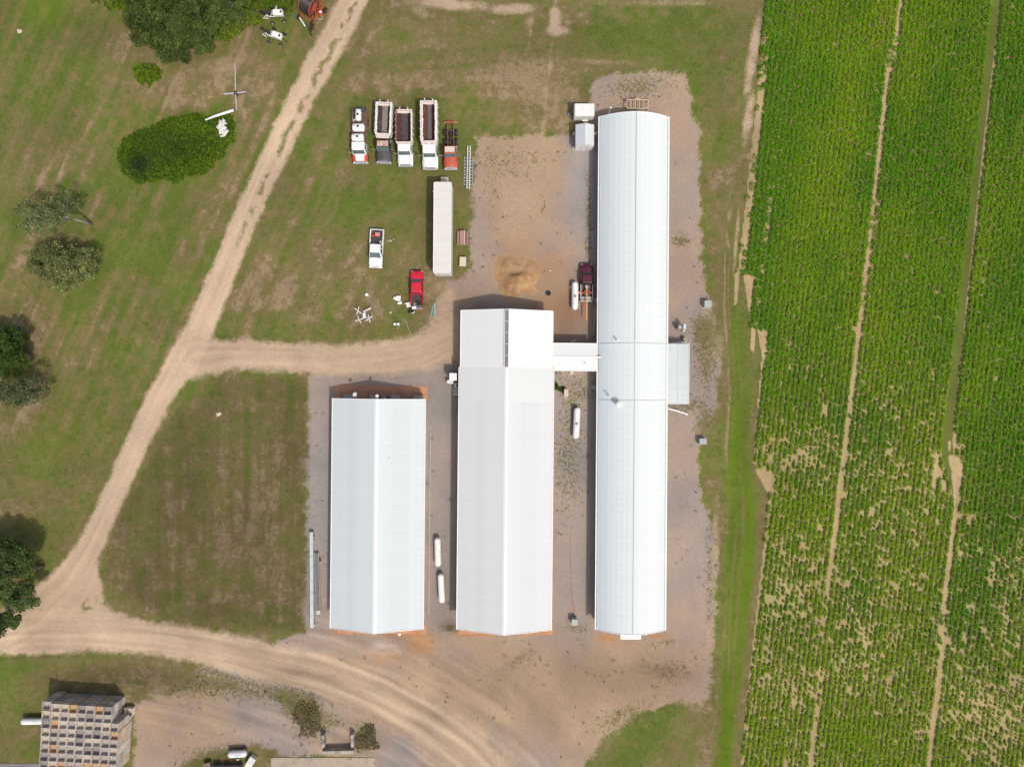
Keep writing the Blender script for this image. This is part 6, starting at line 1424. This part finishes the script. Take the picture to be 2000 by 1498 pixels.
MB().tube([ax * 1.3 - tx_ * .1 + Vector((0, 0, .8)), ax * 2.0 - tx_ * .3 + Vector((0, 0, .8)), ax * 1.9 - tx_ * .75 + Vector((0, 0, .8)), ax * 1.3 - tx_ * .8 + Vector((0, 0, .8))], .04).build('guard', PINKW, rl)
MB().tube([ax * .98 + tx_ * 1.2 + Vector((0, 0, 1.5)), ax * 1.0 + tx_ * 2.6 + Vector((0, 0, .9))], .05).build('tow_bar', RR, rl)
for q in (ax * .9 - tx_ * 1.75, ax * 1.15 - tx_ * 2.25, ax * 1.6 + tx_ * .9, ax * -1.3 - tx_ * 1.9):
    w_ = MB(); w_.revolve([(-.13, .25), (-.13, .40), (-.08, .45), (.08, .45), (.13, .40), (.13, .25)], q + Vector((0, 0, .45)), ax, 18); w_ = w_.build('wheel', RUBBER, rl)
    b = MB(); b.revolve([(.05, .02), (.13, .24)], q + Vector((0, 0, .45)), ax, 12); b.build('rim', mat('rusty_rim', (.50, .33, .22), .7), w_)
hc = empty('hose_cart', P(598, 52), R(25), 'small rusty drag cart with a white pipe below the red hose reel', 'cart')
MB().tube([(-.35, 1.4, .4), (-.1, -.2, .4)], .11, 8).build('pipe', TRIM, hc); MB().tube([(.1, .3, .3), (.25, -1.5, .3)], .06).build('beam', mat('dark_rust', ()), hc); MB().tube([(.2, -.6, .3), (1.3, -.2, .35)], .05).build('beam', mat('dark_rust', ()), hc)
for x, y in ((.2, -1.5), (.35, -.9)): MB().cyl((x - .1, y, .3), (x + .1, y, .3), .3, n=14).build('wheel', RUBBER, hc)

# ---- concrete block bay
bay = empty('block_bay', P(663, 1446), R(1), 'open bay of dark concrete blocks with three sides', 'wall')
BLK_ = mat('weathered_block', (.20, .18, .165), .9, var=.25, scale=2, rnd=.25, bump=.3); BL2 = mat('pale_block', (.36, .32, .27), .9, var=.2, scale=2, rnd=.2, bump=.3)
for i in range(5):
    for lev in range(2): MB().box((-1.9 + i * .95, -1.15, .30 + lev * .605), (.93, .42, .60)).build('block', BL2, bay)
for s_ in (-1, 1):
    for i in range(4):
        for lev in range(2 if i < 3 else 1): MB().box((s_ * 2.18, 1.35 - i * .62 - .25, .30 + lev * .605), (.40, .60, .60), random.gauss(0, .02)).build('block', BLK_ if i % 2 else BL2, bay)
tag(MB().box((0, 0, .03), (15.6, 3.4, .10)).build('concrete_pad', mat('pad_concrete', (.36, .295, .225), .9, var=.12, scale=.7, col2=(.28, .235, .19), amt2=.4, scale2=.4, bump=.15)), kind='structure').location = P(631, 1501)
tag(MB().box((0, 0, .03), (60, 6, .10)).build('ground_strip', mat('dark_grey_strip', (.17, .165, .155), .9, var=.15, scale=.6, bump=.2)), kind='structure').location = P(-290, 1529)  # flat dark grey strip along the lower left edge

# ---- dark bins, pallet and freezer at the bottom edge
DB = mat('dark_old_wood', (.075, .068, .062), .9, var=.3, scale=4)
for i, (x, w, lab) in enumerate(((428, 1.15, 'left one of the three dark slatted bins at the bottom edge'), (447, 1.1, 'middle one of the three dark slatted bins at the bottom edge'), (466, 1.3, 'right one of the three dark slatted bins at the bottom edge'))):
    r = empty('slatted_bin', P(x, 1497), R(-2 - i), lab, 'bin', 'dark slatted bins')
    for j in range(6):
        for s_ in (-1, 1): MB().box((0, s_ * .62, .12 + j * .16), (w, .04, .13)).build('slat', DB, r); MB().box((s_ * (w / 2 - .02), 0, .12 + j * .16), (.04, 1.2, .13)).build('slat', DB, r)
    MB().box((0, 0, .05), (w - .1, 1.2, .06)).build('floor', DB, r)
    if i < 2: MB().box((0, .1, .95), (w - .2, .7, .1), .1).build('lid_board', mat('grey_board', (.14, .135, .13), .9), r)
pa = empty('timber_pallet', P(410, 1492), R(8), 'pile of brown and tan boards left of the dark bins', 'pallet')
for i in range(4): MB().box((-.1, .5 - i * .16, .75), (1.0, .14, .06)).build('board', mat('brown_board', (.20, .14, .11), .9, rnd=.2), pa)
for i in range(3): MB().box((-.25, -.35 - i * .2, .85), (.9, .18, .06), .15).build('board', TANW, pa)
for x in (-.5, .3): MB().box((x, 0, .36), (.1, 1.2, .72)).build('bearer', DB, pa)
fz = empty('chest_freezer', P(492.5, 1484), R(-31), 'white chest freezer with a grey lid near the dark bins', 'freezer')
MB().box((0, 0, .42), (.95, 1.75, .84)).build('body', mat('freezer_cream', (.66, .65, .56), .5, var=.06), fz); MB().box((0, .38, .87), (.98, .98, .07)).build('lid', mat('freezer_lid', (.56, .58, .56), .5, var=.06), fz); MB().box((.5, .2, .6), (.03, .8, .1)).build('handle', DARK, fz)
rock(465, 1482, (.22, .2), .2, TANW, 'small pale rubble beside the dark bins', 'rubble', 'rubble', 8)

# ---- sand heap
n = 46; gxx = np.linspace(-1.35, 1.35, n); u, v = np.meshgrid(gxx, gxx)
nz_ = fbm((u + 3) * 10, (v + 3) * 10, 14, 95, 4) - .5
rr2 = np.hypot(u * (1 - .12 * v), v * (1 + .14 * np.sin(2.4 * u + .6))) * (1 + .55 * nz_)
hz = 1.35 * np.clip(1 - rr2 ** 1.1, 0, None) ** 1.0
cut = np.clip(1 - np.hypot((u + .12) / .46, (v - .46) / .30) ** 2, 0, 1)
hz = hz * (1 - .6 * cut) + .30 * (fbm((u + 3) * 10, (v + 3) * 10, 9, 91, 4) - .5) * np.clip(1.05 - rr2, 0, 1) + .06 * np.clip(1.2 - rr2, 0, 1) * fbm((u + 3) * 10, (v + 3) * 10, 4, 93, 3)
ed = rr2 < 1.28
vv = np.stack([u * 2.85, v * 2.6, np.where(ed, hz + .012, -.05)], -1).reshape(-1, 3)
ii = np.arange(n * n).reshape(n, n); ff = np.stack([ii[:-1, :-1], ii[:-1, 1:], ii[1:, 1:], ii[1:, :-1]], -1).reshape(-1, 4)
ff = ff[ed[:-1, :-1].reshape(-1)]
tag(link('sand_heap', numpy_mesh('sand_heap', vv, ff, mat('wet_sand', (.31, .18, .085), .95, var=.16, scale=1.2, col2=(.40, .25, .13), amt2=.6, scale2=.5, bump=.6, bscale=7)), None, P(1010, 546)), 'orange-brown heap of sand above the middle shed', 'sand heap')
sp2 = MB(); 
tr = empty('old_tyre', P(1071, 573), 0, 'old dark tyre lying on the bare sand', 'tyre')
b = MB(); b.revolve([(0, .20), (0, .34), (.06, .38), (.16, .38), (.22, .34), (.22, .20), (.11, .23)], (0, 0, 0), (0, 0, 1), 24); b.build('tread', RUBBER, tr)
b = MB(); b.revolve([(.03, .02), (.05, .2)], (0, 0, 0), (0, 0, 1), 16); b.build('filling', mat('sandy_fill', (.30, .2, .12), .9), tr)
tag(MB().tube([P(1163, 600, .10), P(1162, 618, .11), P(1160, 638, .10), P(1158.5, 657, .10)], [.09, .09, .10, .08], 6).build('timber_pole', TANW), 'long tan timber pole lying along the left wall of the bowed shed', 'pole')
tag(MB().tube([P(1302, 797, .25), P(1325, 803, .25), P(1343, 809.5, .2)], .13, 8).build('drain_pipe', TRIM), 'white drain pipe sticking out from the bowed shed below the lean-to', 'pipe')
tag(MB().box((0, 0, .8), (.42, .5, 1.6)).build('breaker_box', mat('light_grey_paint', ()), None, P(1164.5, 588)), 'small grey breaker cabinet at the left wall of the bowed shed', 'utility box')
unit(1160.5, 756.5, .62, .45, .7, GREYM, 'low grey pump box at the left wall of the bowed shed near the weeds', 0, False)
tag(MB().tube([P(1113.5, 1038, .02), P(1114, 1060, .015), P(1113.6, 1085, .02), P(1115, 1125, .015), P(1116, 1160, .02), P(1119, 1185, .02), P(1122, 1203, .03)], .022, 5).build('red_cord', paint('red_cord', (.45, .05, .04))), 'thin red cord running down the gravel to the grey-green box', 'cord')
for (x, y, lab, s_) in ((1111, 561, 'none', 0), (1075, 529, 'small white stone on the sand above the tyre', .1), (1113.5, 561.5, 'small white jar left of the propane tank by the maroon pickup', .16)):
    if s_: rock(x, y, (s_, s_), s_, TRIM, lab, 'white_jar' if 'jar' in lab else 'white_stone', 'jar' if 'jar' in lab else 'stone', 4)

# ---- the person standing behind the red pickup
def person(px, py, rz):
    root = empty('person', P(px, py), rz, 'person in a white shirt and dark trousers standing behind the red pickup', 'person')
    J = {'pel': (0, 0, .95, .15, .11), 'wst': (0, 0, 1.10, .145, .10), 'chs': (0, .01, 1.32, .17, .115), 'nck': (0, .01, 1.50, .06, .06), 'hd0': (0, .03, 1.60, .085, .095), 'hd1': (0, .03, 1.72, .08, .095)}
    for s_, k in ((-1, 'l'), (1, 'r')):
        J['hip' + k] = (s_ * .10, 0, .90, .095, .095); J['kne' + k] = (s_ * .12, .03, .50, .065, .07); J['ank' + k] = (s_ * .13, 0, .09, .045, .05); J['toe' + k] = (s_ * .15, .17, .04, .045, .035)
        J['sho' + k] = (s_ * .19, 0, 1.42, .07, .07); J['elb' + k] = (s_ * .30, .04, 1.16, .045, .045); J['wri' + k] = (s_ * .28, .24, 1.00, .03, .035); J['pal' + k] = (s_ * .27, .31, .97, .035, .02)
        for i in range(4): J[f'f{i}a{k}'] = (s_ * (.24 + .02 * i), .36, .96, .010, .010); J[f'f{i}b{k}'] = (s_ * (.24 + .02 * i), .395 + .008 * (i in (1, 2)), .93, .008, .008)
        J['tha' + k] = (s_ * .235, .29, .96, .011, .011); J['thb' + k] = (s_ * .205, .335, .94, .009, .009)
    E = [('pel', 'wst'), ('wst', 'chs'), ('chs', 'nck'), ('nck', 'hd0'), ('hd0', 'hd1')]
    for k in 'lr':
        E += [('pel', 'hip' + k), ('hip' + k, 'kne' + k), ('kne' + k, 'ank' + k), ('ank' + k, 'toe' + k), ('chs', 'sho' + k), ('sho' + k, 'elb' + k), ('elb' + k, 'wri' + k), ('wri' + k, 'pal' + k), ('wri' + k, 'tha' + k), ('tha' + k, 'thb' + k)]
        for i in range(4): E += [('pal' + k, f'f{i}a{k}'), (f'f{i}a{k}', f'f{i}b{k}')]
    ks = list(J); me = bpy.data.meshes.new('body'); me.from_pydata([J[q][:3] for q in ks], [(ks.index(a), ks.index(c)) for a, c in E], [])
    o = link('body', me, root)
    md = o.modifiers.new('skin', 'SKIN'); md.use_smooth_shade = True
    for q, sv in zip(ks, me.skin_vertices[0].data): sv.radius = J[q][3:5]; sv.use_root = (q == 'pel')
    o.modifiers.new('sub', 'SUBSURF').levels = 1
    o.modifiers['sub'].render_levels = 1
    dg = bpy.context.evaluated_depsgraph_get(); m2 = bpy.data.meshes.new_from_object(o.evaluated_get(dg))
    o.modifiers.clear(); o.data = m2
    m2.materials.clear()
    for mm in (mat('skin_tone', (.45, .27, .18), .6), mat('white_shirt', (.66, .64, .60), .9), mat('dark_trousers', (.05, .05, .06), .9), mat('boots', (.06, .045, .035), .7)): m2.materials.append(mm)
    for p_ in m2.polygons:
        z = p_.center.z; x = abs(p_.center.x); y = p_.center.y
        arm = x > .24 and z > .85
        p_.material_index = 0 if (z > 1.50 or (arm and z < 1.17)) else 1 if z > .98 else 2 if z > .13 else 3
        if arm and z >= 1.17: p_.material_index = 1
    h = MB(); h.rings([[(.098 * k * math.cos(a), .02 + .110 * k * math.sin(a) , z) for a in np.linspace(0, 2 * math.pi, 15)[:-1]] for z, k in ((1.66, 1.02), (1.72, 1.05), (1.78, .9), (1.82, .45))]); h.build('hair', mat('dark_hair', (.03, .024, .02), .8), root, smooth=True)
    f = MB()
    f.box((0, .128, 1.655), (.026, .03, .045), top=(.5, .5)); f.build('nose', mat('skin_tone', ()), root)
    for s_ in (-1, 1): MB().box((s_ * .036, .118, 1.685), (.026, .012, .012)).build('eye', BLACK, root); MB().box((s_ * .09, .02, 1.66), (.018, .03, .055)).build('ear', mat('skin_tone', ()), root)
    MB().box((0, .120, 1.60), (.05, .012, .010)).build('mouth', mat('lips', (.35, .13, .10), .6), root)
    return root
person(809, 612.5, R(15))
